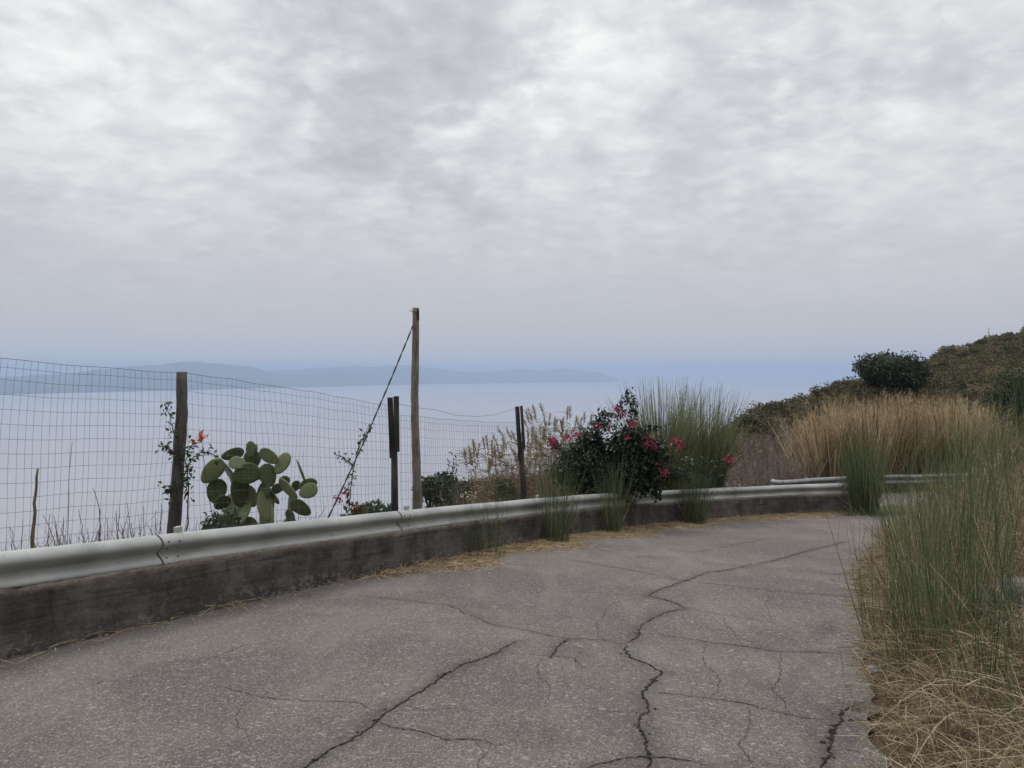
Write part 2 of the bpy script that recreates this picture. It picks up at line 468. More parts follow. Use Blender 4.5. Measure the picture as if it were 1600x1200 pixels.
# ------------------------------------------------------------------ plan lines (x right, y forward, metres)
WALL = np.array([(-9.6, -6), (-8.1, -3), (-6.7, 0), (-5.27, 3), (-3.92, 5.87), (-3.2, 7.38), (-2.5, 8.8), (-1.74, 10.3), (-.63, 12.3),
                 (.35, 13.9), (1.42, 15.5), (2.9, 17.3), (4.74, 19.0), (6.4, 20.1), (7.9, 20.85), (9.45, 21.4)])
REDGE = np.array([(-3.8, -6), (-1.7, -3), (-.15, 0), (.62, 1.5), (1.85, 3.8), (2.6, 5.54), (3.62, 7.97), (5.55, 12), (8.1, 16.6),
                  (10.6, 19.9), (13.4, 22.2), (17, 23.2), (22, 22.8), (30, 21)])
FRAIL = np.array([(8.85, 25.1), (10.5, 25.6), (12.6, 25.95), (15.2, 26.2), (19, 26.2), (24, 25.6), (30, 24.2)])

def smooth(poly, n):
    """Catmull-Rom resample by arc length"""
    p = np.vstack([2 * poly[0] - poly[1], poly, 2 * poly[-1] - poly[-2]])
    out = []
    for i in range(1, len(p) - 2):
        t_ = np.linspace(0, 1, 24, endpoint=False)[:, None]
        a, b, c, d = p[i - 1], p[i], p[i + 1], p[i + 2]
        out.append(.5 * ((2 * b) + (-a + c) * t_ + (2 * a - 5 * b + 4 * c - d) * t_ ** 2 + (-a + 3 * b - 3 * c + d) * t_ ** 3))
    out = np.vstack(out + [poly[-1:]])
    s = np.concatenate([[0], np.cumsum(np.linalg.norm(np.diff(out, axis=0), axis=1))])
    q = np.linspace(0, s[-1], n)
    return np.stack([np.interp(q, s, out[:, 0]), np.interp(q, s, out[:, 1])], 1)

WL = smooth(WALL, 240)
RL = smooth(REDGE, 300)
FR = smooth(FRAIL, 80)
OUTER = np.vstack([WL, [(9.35, 22.3), (9.0, 23.6), (9.3, 24.9)], FR[8:] - np.array([0, .12])])

def arclen(p):
    return np.concatenate([[0], np.cumsum(np.linalg.norm(np.diff(p, axis=0), axis=1))])

def nearest(poly, x, y):
    """signed distance (+ = left of travel) and nearest y"""
    x = np.asarray(x, float); y = np.asarray(y, float)
    best = np.full(x.shape, 1e18); sg = np.zeros(x.shape); yn = np.zeros(x.shape)
    for a, b in zip(poly[:-1], poly[1:]):
        d = b - a; l2 = d @ d
        if l2 < 1e-12: continue
        t_ = np.clip(((x - a[0]) * d[0] + (y - a[1]) * d[1]) / l2, 0, 1)
        cx, cy = a[0] + t_ * d[0], a[1] + t_ * d[1]
        q = (x - cx) ** 2 + (y - cy) ** 2
        cross = d[0] * (y - cy) - d[1] * (x - cx)
        m_ = q < best - 1e-12
        best = np.where(m_, q, best); sg = np.where(m_, np.sign(cross), sg); yn = np.where(m_, cy, yn)
    return np.sqrt(best) * sg, yn

def plane(y):
    y = np.asarray(y, float)
    s = np.clip((y - 18.5) / 7.5, 0, 1)
    return -0.116 * np.minimum(y, 18.5) - 0.116 * 7.5 * (s - s ** 2 / 2)

def road_z(x, y):
    return plane(y) + .012 * vnoise(np.asarray(x) * .5, np.asarray(y) * .5, 3) + .005 * vnoise(np.asarray(x) * 2, np.asarray(y) * 2, 4)

def P3(x, y, z=None):
    return np.array([x, y, road_z(x, y) if z is None else z])

# polar hill profile around the viewpoint: u = photo column, skyline row, crest distance
HU = [560, 640, 665, 700, 760, 900, 1050, 1130, 1160, 1200, 1250, 1300, 1335, 1400, 1450, 1480, 1530, 1600, 1800, 2200, 3200, 6000]
HP = [1050, 830, 790, 764, 757, 752, 735, 690, 664, 645, 633, 617, 607, 585, 568, 551, 538, 522, 490, 450, 400, 380]
HD = [80, 80, 80, 80, 80, 66, 48, 44, 46, 52, 58, 64, 70, 82, 96, 106, 118, 132, 150, 165, 170, 170]
def hill(x, y):
    u = 800 + 1200 * x / np.maximum(y, .05)
    u = np.where(y > .05, np.clip(u, 500, 6000), np.where(x > 0, 6000, 500))
    py = np.interp(u, HU, HP); dc = np.interp(u, HU, HD)
    k = np.interp(u, [1600, 3200, 6000], [1, .75, .45])
    d = np.where(u > 1600, np.hypot(x, y) * k, y)
    zc = EYE + (580 - py) / 1200 * dc
    df = np.interp(u, [560, 900, 1100, 1300, 1600], [45, 40, 30, 29, 29]); zf = np.interp(u, [560, 900, 1100, 1250, 3000], [-22, -11, -5.5, -3.6, -3.0])
    t_ = (d - df) / (dc - df)
    z = zf + (zc - zf) * np.clip(t_, 0, 1) ** .95
    z = np.where(t_ < 0, zf + t_ * 8, z)
    z = np.where(t_ > 1, zc - (d - dc) * np.interp(u, [1150, 1600, 3000], [.45, .12, -.05]), z)
    z = z + .35 * vnoise(x * .12, y * .12, 11) * np.clip((d - 30) / 20, 0, 1)
    return np.where(u < 561, -500, z)

def ground_z(x, y):
    x = np.asarray(x, float); y = np.asarray(y, float)
    sl, yl = nearest(OUTER, x, y); sr, yr = nearest(RL, x, y)
    sr = -sr
    base = road_z(x, y) - .03
    onwall = yl < 21.5
    back = plane(yl) + np.where(onwall, .40, .02)
    sl1 = np.maximum(sl - .3, 0)
    zl = back - .22 * np.minimum(sl1, 1.6) - .62 * np.maximum(sl1 - 1.6, 0) + .04 * vnoise(x * 1.3, y * 1.3, 5)
    zl = np.maximum(zl, -175)
    bank = .48 * np.minimum(sr, 2.2) + .16 * np.clip(sr - 2.2, 0, 3.5) + .78 * np.maximum(sr - 5.7, 0)
    bank = bank * np.clip(1 - (yr - 14) / 14, .25, 1)
    zr = plane(yr) + np.minimum(bank, 95) - .03 + np.clip(sr, 0, 1) * (.10 * vnoise(x * 1.2, y * 1.2, 6) + .05 * vnoise(x * 3.4, y * 3.4, 7))
    z = np.where(sl > .17, zl, np.where(sr > 0, zr, base))
    far = np.maximum(sl, sr) > 2.5
    hz = hill(x, y)
    z = np.where(far, np.maximum(z, hz), z)
    return z

def gz(x, y):
    return float(ground_z(np.array([x]), np.array([y]))[0])

# ------------------------------------------------------------------ setting: ground, sea, road, far coast
rr = np.concatenate([np.geomspace(.25, 2, 16)[:-1], np.geomspace(2, 36, 300)[:-1], np.geomspace(36, 700, 90)])
az = np.concatenate([np.linspace(-180, -44, 60)[:-1], np.linspace(-44, 44, 400)[:-1], np.linspace(44, 180, 60)[:-1]])
A, Rr = np.meshgrid(np.radians(az), rr)
gx, gy = (np.sin(A) * Rr).ravel(), (np.cos(A) * Rr).ravel()
gzv = ground_z(gx, gy)
na, nr_ = len(az), len(rr)
i = np.arange(nr_ - 1)[:, None] * na; j = np.arange(na)[None]; k = (j + 1) % na
q = np.stack([(i + j).ravel(), (i + k).ravel(), (i + na + k).ravel(), (i + na + j).ravel()], 1)
g = Geo(); g.add(np.stack([gx, gy, gzv], 1), q)
c0 = np.array([[0, 0, float(ground_z(np.array([0.]), np.array([0.]))[0])]])
g.add(np.vstack([c0, np.stack([gx[:na], gy[:na], gzv[:na]], 1)]), tris=[(0, 1 + (s + 1) % na, 1 + s) for s in range(na)])
tag(g.build('ground', MATS['soil']), kind='structure')

SEA = -150.0
g = Geo()
S = 26000
ks = np.concatenate([-np.geomspace(S, 200, 12), [0], np.geomspace(200, S, 12)])
XX, YY = np.meshgrid(ks, ks); n_ = len(ks)
i = np.arange(n_ - 1)[:, None] * n_; j = np.arange(n_ - 1)[None]
g.add(np.stack([XX.ravel(), YY.ravel(), np.full(XX.size, SEA)], 1), np.stack([(i + j).ravel(), (i + j + 1).ravel(), (i + j + n_ + 1).ravel(), (i + j + n_).ravel()], 1))
tag(g.build('water', MATS['sea_water']), kind='structure')

def far_ridge(us, coast, tops, depth, seed):
    n = 260; uu = np.linspace(us[0], us[-1], n)
    cy = np.interp(uu, us, coast); ty = np.interp(uu, us, tops)
    ty = ty + 1.6 * vnoise(uu * .03, uu * 0, seed) * np.clip((cy - ty) / 10, 0, 1) + .7 * vnoise(uu * .11, uu * 0, seed + 1) * np.clip((cy - ty) / 10, 0, 1)
    D = (EYE - SEA) * 1200 / (cy - 580)
    rows = []
    vs = np.linspace(0, 1, 14)
    for v_ in vs:
        d = D + depth * v_
        zt = np.maximum(EYE + (580 - ty) / 1200 * (D + depth), SEA + 2)
        z = SEA - 3 + (zt - SEA + 3) * v_ ** .75 + 25 * np.sin(v_ * 3.1416) * vnoise(uu * .05, uu * 0 + v_ * 3, seed + 2)
        rows.append(np.stack([(uu - 800) / 1200 * d, d, z], 1))
    rows.append(np.stack([(uu - 800) / 1200 * (D + depth * 2), D + depth * 2, np.full(n, SEA - 5)], 1))
    v = np.vstack(rows); m_ = len(rows)
    i = np.arange(m_ - 1)[:, None] * n; j = np.arange(n - 1)[None]
    g = Geo(); g.add(v, np.stack([(i + j).ravel(), (i + j + 1).ravel(), (i + j + n + 1).ravel(), (i + j + n).ravel()], 1))
    return tag(g.build('hills', MATS['far_hill']), kind='structure')
far_ridge([-900, -400, -100, 0, 120, 200, 280, 340, 400, 440, 480], [640, 628, 619, 617, 614, 612, 610, 608.5, 607, 606, 605],
          [575, 580, 592, 590, 582, 573, 566, 566, 576, 588, 606], 1500, 21)
far_ridge([300, 420, 500, 560, 640, 700, 760, 800], [607.5, 606, 604.6, 603.2, 601, 600, 599, 598.4], [590, 580, 575, 572, 572, 577, 584, 597], 1900, 31)
far_ridge([640, 720, 780, 840, 900, 940, 965, 985], [601, 599.6, 598.7, 598, 597.4, 597, 596.8, 596.6], [588, 583, 579, 577, 578, 584, 591, 597], 1700, 41)

# road surface
n_, m_ = 700, 120
OL = OUTER
so = arclen(OL); sr_ = arclen(RL)
def along(poly, s, q_):
    return np.stack([np.interp(q_, s, poly[:, 0]), np.interp(q_, s, poly[:, 1])], 1)
tt = np.linspace(0, 1, n_)
# stations matched where the wall ends
ka = so[len(WL) - 1] / so[-1]
Lp = along(OL, so, np.concatenate([np.linspace(0, so[len(WL) - 1], int(n_ * .75), endpoint=False), np.linspace(so[len(WL) - 1], so[-1], n_ - int(n_ * .75))]))
ie = int(np.argmin(np.linalg.norm(RL - np.array((12.2, 21.4)), axis=1)))
Rp = along(RL, sr_, np.concatenate([np.linspace(0, sr_[ie], int(n_ * .75), endpoint=False), np.linspace(sr_[ie], sr_[-1], n_ - int(n_ * .75))]))
edge_j = .06 * vnoise(tt * 60, tt * 0, 51) + .03 * vnoise(tt * 260, tt * 0, 52)
Rp = Rp + np.stack([edge_j, -edge_j * .6], 1)
Lp = Lp + np.array([.0, .0])
ww = np.linspace(0, 1, m_)
xy = Lp[:, None] * (1 - ww)[None, :, None] + Rp[:, None] * ww[None, :, None]
x_, y_ = xy[..., 0].ravel(), xy[..., 1].ravel()
v = np.stack([x_, y_, road_z(x_, y_)], 1)
i = np.arange(n_ - 1)[:, None] * m_; j = np.arange(m_ - 1)[None]
rv, rq = v, np.stack([(i + j).ravel(), (i + j + 1).ravel(), (i + m_ + j + 1).ravel(), (i + m_ + j).ravel()], 1)
g = Geo()

def to_road(px, py):
    d = 3.0
    for _ in range(60):
        p_ = U(px, py, d); h_ = float(road_z(p_[0], p_[1]))
        sl_ = (p_[2] - EYE) / d
        dn = (h_ - EYE) / sl_
        if dn <= 0 or dn > 60: dn = min(d * 1.3, 40)
        d = .5 * d + .5 * dn
    return U(px, py, d)[:2]

CRACKS = [  # width mm, photo points
    (24, [(455, 1212), (500, 1184), (549, 1150), (590, 1114), (624, 1097), (657, 1080), (695, 1054), (732, 1037), (777, 1022), (807, 1002)]),
    (9, [(590, 1112), (562, 1099), (500, 1095), (394, 1086), (330, 1068)]),
    (12, [(580, 1128), (624, 1137), (661, 1142), (702, 1154), (744, 1155), (774, 1163)]),
    (12, [(573, 932), (639, 938), (710, 946), (732, 957), (770, 976), (819, 985), (890, 998), (942, 1000), (980, 1006)]),
    (24, [(977, 1006), (981, 1015), (988, 1028), (1031, 1049), (1016, 1067), (1001, 1082), (1011, 1109), (1001, 1127), (1011, 1150), (1011, 1187), (1005, 1212)]),
    (20, [(890, 998), (871, 1011), (862, 1026)]),
    (8, [(601, 968), (660, 971), (710, 974), (770, 976)]),
    (9, [(781, 1019), (849, 1024), (897, 1028), (912, 1045)]),
    (7, [(897, 1028), (950, 1032)]),
    (20, [(977, 1006), (992, 998), (996, 985), (1009, 970), (1039, 957), (1071, 951)]),
    (20, [(1071, 951), (1054, 942), (1009, 931), (1050, 916), (1069, 908), (1102, 895)]),
    (20, [(1102, 895), (1162, 887), (1211, 876), (1241, 867), (1320, 846)]),
    (10, [(1009, 931), (950, 927), (875, 924)]), (10, [(1009, 931), (949, 947)]),
    (14, [(890, 875), (975, 889), (1057, 906), (1110, 912), (1200, 923), (1312, 931), (1338, 934)]),
    (10, [(1071, 951), (1125, 959), (1207, 974)]),
    (14, [(1031, 991), (1102, 1004), (1162, 1011), (1219, 1018), (1297, 1019), (1346, 1024)]),
    (8, [(1001, 1005), (1061, 1007), (1102, 1004)]),
    (12, [(1001, 1082), (1050, 1084), (1110, 1090), (1170, 1099), (1234, 1116), (1297, 1127)]),
    (30, [(1352, 1098), (1342, 1100), (1312, 1109), (1309, 1129), (1297, 1165), (1290, 1212)]),
    (16, [(905, 1204), (975, 1189), (1012, 1187), (1050, 1189), (1110, 1197)]),
    (12, [(1102, 878), (1162, 887)]), (12, [(1252, 869), (1340, 876)]), (10, [(1180, 890), (1260, 893), (1335, 901)]),
    (12, [(1090, 862), (1162, 848), (1200, 842)]), (8, [(300, 1040), (380, 1010), (460, 998)]), (7, [(60, 1090), (160, 1062), (250, 1050)]),
]
CRACKS += [(w_, [tuple(np.array(q_)) for q_ in pts_]) for w_, pts_ in (
    (6, [(624, 1097), (660, 1112), (720, 1108), (760, 1120)]), (5, [(845, 1024), (838, 1050), (860, 1075), (852, 1100)]), (6, [(1102, 1004), (1090, 1030), (1110, 1060), (1110, 1090)]),
    (5, [(1170, 1099), (1180, 1130), (1160, 1170), (1175, 1210)]), (6, [(1219, 1018), (1228, 1050), (1215, 1080), (1234, 1116)]), (5, [(710, 946), (690, 925), (700, 905)]),
    (5, [(942, 1000), (930, 975), (949, 947)]), (6, [(1057, 906), (1020, 890), (980, 880)]), (5, [(1200, 923), (1207, 950), (1207, 974)]), (5, [(1162, 1011), (1150, 990), (1125, 959)]),
    (6, [(740, 1155), (760, 1180), (745, 1212)]), (5, [(394, 1086), (370, 1120), (390, 1160)]), (5, [(640, 938), (610, 955), (601, 968)]), (6, [(1011, 1109), (960, 1112), (900, 1104), (860, 1108)]),
    (5, [(1110, 1197), (1160, 1190), (1230, 1200)]), (5, [(1060, 870), (1040, 885), (1057, 906)]))]
halo = np.zeros(len(rv))
for wmm, pts in CRACKS:
    if wmm < 12: continue
    p_ = smooth(np.array([to_road(*q_) for q_ in pts]), 60)
    near = np.full(len(rv), 9.0)
    for q_ in p_: near = np.minimum(near, (rv[:, 0] - q_[0]) ** 2 + (rv[:, 1] - q_[1]) ** 2)
    r_ = .03 + .0042 * wmm
    halo = np.maximum(halo, np.clip(1 - np.sqrt(near) / r_, 0, 1) * min(1, wmm / 22))
for px_, py_, rx_, ry_, k_ in ((1290, 985, .10, .5, .9), (1305, 1150, .16, .5, 1.0), (1240, 1060, .10, .8, .5), (1020, 871, .5, .3, .7), (840, 1150, .3, .22, .6), (900, 1020, .2, .25, .5), (1060, 1020, .15, .2, .5), (1150, 905, .5, .4, .4), (600, 1190, .3, .3, .3)):
    c_ = to_road(px_, py_); dx, dy = rv[:, 0] - c_[0], rv[:, 1] - c_[1]
    dx, dy = dx * .87 - dy * .5, dx * .5 + dy * .87
    halo = np.maximum(halo, k_ * np.clip(1.2 - np.hypot(dx / rx_, dy / ry_), 0, 1))
g.add(rv, rq, tint=np.clip(halo, 0, 1))
for wmm, pts in CRACKS:
    p = np.array([to_road(*q_) for q_ in pts])
    s = arclen(p); L = s[-1]
    n = max(int(L / .022), 8); qs = np.linspace(0, L, n)
    c = along(p, s, qs)
    T = unit(np.gradient(c, axis=0)); N = np.stack([-T[:, 1], T[:, 0]], 1)
    walk = np.cumsum(rng.normal(size=n) * .007); walk -= np.linspace(walk[0], walk[-1], n)
    c = c + N * (walk * np.minimum(1, np.minimum(qs, L - qs) / .1) * .8 + rng.normal(size=n) * .0035)[:, None]
    dist = np.linalg.norm(c, axis=1)
    wd = wmm * .001 * .34 * np.clip(.55 + .5 * np.abs(rng.normal(size=n)), .3, 1.5) * np.minimum(1, .25 + np.minimum(qs, L - qs) / .25)
    a_, b_ = c + N * wd[:, None] * (.6 + .5 * rng.random((n, 1))), c - N * wd[:, None] * (.6 + .5 * rng.random((n, 1)))
    v = np.stack([a_, b_], 1).reshape(-1, 2)
    z = road_z(v[:, 0], v[:, 1]) + .004
    bq = np.arange(n - 1) * 2
    g.add(np.column_stack([v, z]), np.stack([bq, bq + 1, bq + 3, bq + 2], 1), mat=1)
    if wmm >= 20:       # crumbled spots along the wide cracks
        for _ in range(int(L / .12)):
            kk = rng.integers(0, n); cc = c[kk] + rng.normal(size=2) * wmm * .0009
            m0 = 7; th = np.linspace(0, 6.283, m0, endpoint=False); r_ = wmm * .001 * (.2 + .5 * rng.random(m0)) * (.4 + rng.random())
            ring = cc + np.stack([np.cos(th) * r_, np.sin(th) * r_], 1)
            vv = np.vstack([cc, ring]); z = road_z(vv[:, 0], vv[:, 1]) + .0055 + rng.random() * .001
            g.add(np.column_stack([vv, z]), tris=[(0, 1 + e_, 1 + (e_ + 1) % m0) for e_ in range(m0)], mat=1)
tag(g.build('road', [MATS['asphalt'], MATS['crack_dirt']]), kind='structure')

# ------------------------------------------------------------------ parapet wall
def sweep(g, line, zbase, prof, tints, closed=True, jit=0.0, capends=True, side=1.0):
    """profile (out, up) swept on a plan line; out is towards the road (right of travel)"""
    n = len(line); T = unit(np.gradient(line, axis=0)); N = np.stack([T[:, 1], -T[:, 0]], 1) * side
    k_ = len(prof); prof = np.asarray(prof, float)
    v = np.zeros((n, k_, 3))
    jj = rng.normal(size=(n, k_)) * jit
    v[..., :2] = line[:, None] + N[:, None] * (prof[None, :, 0] + jj)[..., None]
    v[..., 2] = zbase[:, None] + prof[None, :, 1] + rng.normal(size=(n, k_)) * jit * .6
    i = np.arange(n - 1)[:, None] * k_; j = np.arange(k_ if closed else k_ - 1)[None]; jn = (j + 1) % k_
    q = np.stack([(i + j).ravel(), (i + jn).ravel(), (i + k_ + jn).ravel(), (i + k_ + j).ravel()], 1)
    tris = []
    if closed and capends:
        for o in (0, (n - 1) * k_):
            tris += [(o, o + e, o + e + 1) for e in range(1, k_ - 1)]
    g.add(v.reshape(-1, 3), q, tris, tint=np.tile(tints, n))

WH = .535
wl = smooth(WALL, 520)
zb = road_z(wl[:, 0], wl[:, 1])
prof = [(.02, -.25), (.02, .0), (.012, .08), (.006, .16), (.004, .25), (.0, .34), (.0, .42), (.0, .475), (-.004, .515), (-.014, WH), (-.028, WH), (-.034, WH - .10), (-.30, WH - .10), (-.30, -.25)]
tn = [0, 0, .15, .3, .47, .64, .8, .9, .95, 1, 1, 1, .7, 0]
g = Geo(); sweep(g, wl, zb, prof, tn, jit=.0065)
wall = g.build('parapet_wall', MATS['old_concrete'])
tag(wall, 'low stained concrete parapet wall along the sea side of the road, under the near guardrail', 'wall')

# ------------------------------------------------------------------ guardrails (W beam)
def wprof(th=.004):
    f = [(-.012, .316), (.004, .314), (.030, .303), (.056, .288), (.076, .268), (.085, .247), (.083, .232), (.070, .214), (.036, .192), (.010, .172), (.002, .158),
         (.012, .142), (.044, .122), (.072, .100), (.085, .080), (.080, .062), (.060, .044), (.036, .022), (.012, .0)]
    f = [(x, y * 1.1) for x, y in f]
    b = [(x - th, y) for x, y in reversed(f)]
    return f + b
def out_normal(line):
    T = unit(np.gradient(line, axis=0)); return np.stack([T[:, 1], -T[:, 0]], 1)

RB = WH - .07     # beam bottom above road
def near_rail():
    s = arclen(wl)
    s0 = s[np.argmin(np.abs(wl[:, 1] - 7.40))]; s1 = s[np.argmin(np.abs(wl[:, 1] - 10.85))]
    pitch = s1 - s0
    cuts = [s0 + pitch * k for k in range(-5, 9)]
    cuts = [c for c in cuts if .3 < c < s[-1] - 1.2] + [s[-1] - .15]
    root = empty('guardrail', P3(wl[250, 0], wl[250, 1]), 'long grey galvanised guardrail running along the top of the concrete parapet wall', 'guardrail')
    N = out_normal(wl)
    def at(sv, off=0.0, dz=0.0):
        x, y = np.interp(sv, s, wl[:, 0]), np.interp(sv, s, wl[:, 1])
        nx, ny = np.interp(sv, s, N[:, 0]), np.interp(sv, s, N[:, 1])
        return np.array([x + nx * off, y + ny * off, float(road_z(x, y)) + dz]), np.array([nx, ny])
    prev = .05
    for ci, c in enumerate(cuts):
        qs = np.arange(prev - (.16 if ci else 0), c + .001, .06)
        line = along(wl, s, qs); nn = out_normal(line)
        # overlap: the beginning of each beam is lapped over the end of the one before
        off = np.where(qs < prev + .02, .0055, .0)
        line = line + nn * (off - .115)[:, None]
        g = Geo(); zz = plane(line[:, 1]) + RB + .004 * vnoise(qs * 1.1, qs * 0, 61)
        sweep(g, line, zz, wprof(), np.full(38, .5), capends=False)
        bm_ = g.build('rail_beam', MATS['galvanised'], root)
        # bolts at the lap
        if ci:
            jx, jn_ = at(prev)
            if 6 < jx[1] < 21:
                for du in (-.035, .035 + .06):
                    for up in (.288, .226, .130, .078):
                        p_, n_ = at(prev + du - .06, -.115 + .0, 0)
                        o_ = np.interp(up, [x[1] for x in wprof()[:19]][::-1], [x[0] for x in wprof()[:19]][::-1])
                        g = Geo()
                        c_ = np.array([p_[0] + n_[0] * (o_ + .005), p_[1] + n_[1] * (o_ + .005), float(plane(p_[1])) + RB + up])
                        ax = np.array([n_[0], n_[1], .25 if up in (.288, .130) else -.2]); ax /= np.linalg.norm(ax)
                        v_ = ICO2[0].copy(); e1 = np.cross(ax, [0, 0, 1]); e1 /= np.linalg.norm(e1); e2 = np.cross(ax, e1)
                        g.add(c_ + v_[:, :1] * e1 * .015 + v_[:, 1:2] * e2 * .012 + v_[:, 2:] * ax * .009, tris=ICO2[1])
                        g.build('bolt', MATS['bolt'], bm_)
            if 5 < jx[1] < 21:
                qs2 = np.array([prev - .166, prev - .160, prev - .154]); ln2 = along(wl, s, qs2); nn2 = out_normal(ln2)
                pr2 = [(x_ + .0016, y_) for x_, y_ in wprof()[:19]]
                g = Geo(); sweep(g, ln2 + nn2 * (.0055 - .115), plane(ln2[:, 1]) + RB, pr2, np.full(19, .5), closed=False)
                g.build('rust_seam', MATS['seed_brown'], bm_)
        # post behind the beam at the joint
        if c < s[-1] - .3:
            p_, n_ = at(c + .12, -.155)
            ang = math.atan2(n_[1], n_[0])
            g = Geo(); rot = Matrix.Rotation(ang, 3, 'Z')
            h_ = .40
            box(g, (p_[0], p_[1], float(plane(p_[1])) + WH - .05 + h_ / 2), (.05, .07, h_ - .02), rot, bev=.006)
            g.build('post', MATS['galvanised'], root)
        prev = c
    # turned-back end piece
    p_, n_ = at(s[-1] - .12, -.08)
    g = Geo()
    th = np.linspace(0, 2.6, 14)
    tdir = np.array([-n_[1], n_[0]])
    ln = np.array([p_[:2] + tdir * .16 * math.sin(a_) - n_ * .16 * (1 - math.cos(a_)) for a_ in th])
    sweep(g, ln, np.full(14, float(plane(p_[1])) + RB), wprof(), np.full(38, .5), capends=False)
    g.build('end_terminal', MATS['galvanised'], root)
near_rail()

def far_rail():
    fl = smooth(FRAIL, 260); s = arclen(fl)
    root = empty('guardrail', P3(12.6, 25.95), 'short dull guardrail beyond the end of the parapet, in front of the golden reeds', 'guardrail')
    RBf = .12
    zf = np.interp(fl[:, 0], [8.8, 12, 16, 30], [.19, .25, .28, .3])
    prev = 0
    for c in list(np.arange(3.9, s[-1], 3.9)) + [s[-1]]:
        qs = np.arange(max(prev - .16, 0), c + .001, .08); line = along(fl, s, qs)
        nn = out_normal(line); line = line + nn * (np.where(qs < prev + .02, .006, 0))[:, None]
        zz = plane(line[:, 1]) + np.interp(qs, s, zf) + .01 * vnoise(qs * 1.2, qs * 0, 71)
        g = Geo(); sweep(g, line, zz, wprof(), np.full(38, .5), capends=False)
        g.build('rail_beam', MATS['dull_rail'], root); prev = c
    for c in np.arange(1.0, s[-1], 1.95):
        x, y = np.interp(c, s, fl[:, 0]), np.interp(c, s, fl[:, 1])
        g = Geo(); box(g, (x - .0, y + .07, float(plane(y)) + .18), (.10, .06, .78), bev=.006)
        g.build('post', MATS['dull_rail'], root)
    g = Geo(); th = np.linspace(0, 2.0, 12); p_ = fl[0]
    ln = np.array([p_ + np.array([-.22 * math.sin(a_), .22 * (1 - math.cos(a_))]) for a_ in th])[::-1]
    sweep(g, ln, np.full(12, float(plane(p_[1])) + .19), wprof(), np.full(38, .5), capends=False)
    g.build('end_terminal', MATS['dull_rail'], root)
far_rail()

# ------------------------------------------------------------------ wire fence with posts
def post_shape(g, base, top, r0, r1, sides=10, wob=.05, n=16, lean=None):
    t_ = np.linspace(0, 1, n)[:, None]
    pts = base * (1 - t_) + top * t_
    pts[:, 0] += .012 * np.sin(t_[:, 0] * 7 + base[0]) ; pts[:, 1] += .01 * np.sin(t_[:, 0] * 5 + 1)
    tube(g, pts, r0 + (r1 - r0) * t_[:, 0], sides, wob=wob)

F0d, F1d, F2d, F3d = 4.4, 9.0, 11.6, 15.5
f_root = empty('wire_fence', (U(283, 835, F1d)[0], F1d, gz(U(283, 835, F1d)[0], F1d)), 'sagging wire mesh fence on weathered wooden posts behind the near guardrail', 'fence')
def deep(p, dz=.5):
    q_ = p.copy(); q_[2] = min(q_[2], gz(p[0], p[1])) - .25; return q_
p1t, p1m, p1b = U(284, 581, F1d), U(281, 700, F1d), U(271, 838, F1d)
p1b2 = p1b + (p1b - p1m) / (p1m[2] - p1b[2]) * max(0, p1b[2] - gz(p1b[0], p1b[1]) + .2)
g = Geo()
tt = np.linspace(0, 1, 22)
key = np.array([p1b2, p1b, U(276, 775, F1d), p1m, U(284, 640, F1d), p1t]); ks_ = arclen(key); ks_ /= ks_[-1]
pts = np.stack([np.interp(tt, ks_, key[:, c]) for c in range(3)], 1)
tube(g, pts, np.interp(tt, [0, .5, .8, 1], [.082, .070, .066, .060]), 12, wob=.05)
g.build('post', MATS['old_wood'], f_root)
# post of two planks, twice
def plank_post(pxs, d, stump, rad):
    b = stump[0]; bt = stump[1]
    g = Geo(); bb = deep(U(*b, d)); tube(g, np.array([bb, bb * .5 + U(*bt, d) * .5, U(*bt, d)]), [rad * 1.1, rad, rad * .95], 8, wob=.06)
    po = g.build('post', MATS['dark_plank'], f_root)
    for (x0, y0, x1, y1, wpx, off) in pxs:
        a, b_ = U(x0, y0, d + off), U(x1, y1, d + off)
        g = Geo(); wdt = wpx / 1200 * d
        dirv = (a - b_); L = np.linalg.norm(dirv); dirv /= L
        xax = np.array([1.0, 0.1, 0]); xax -= dirv * (xax @ dirv); xax /= np.linalg.norm(xax); yax = np.cross(dirv, xax)
        box(g, (a + b_) / 2, (wdt, .045, L), np.stack([xax, yax, dirv], 1), bev=.006)
        g.build('plank', MATS['dark_plank'], po)
plank_post([(609.5, 621, 613, 716, 8.2, -.09), (619, 619, 620, 706, 8.5, -.14)], F2d, ((617, 792), (616, 690)), .052)
plank_post([(808, 635, 813, 720, 6.5, -.1), (814.5, 634, 819, 702, 4.2, -.14)], F3d, ((822, 782), (813, 690)), .062)
# one more post outside the picture on the left
pl = np.array([-6.1, F0d, 0]); ztop0 = 1.95
g = Geo(); post_shape(g, np.array([pl[0], pl[1], gz(pl[0], pl[1]) - .3]), np.array([pl[0] + .03, pl[1], ztop0]), .075, .06)
g.build('post', MATS['old_wood'], f_root)

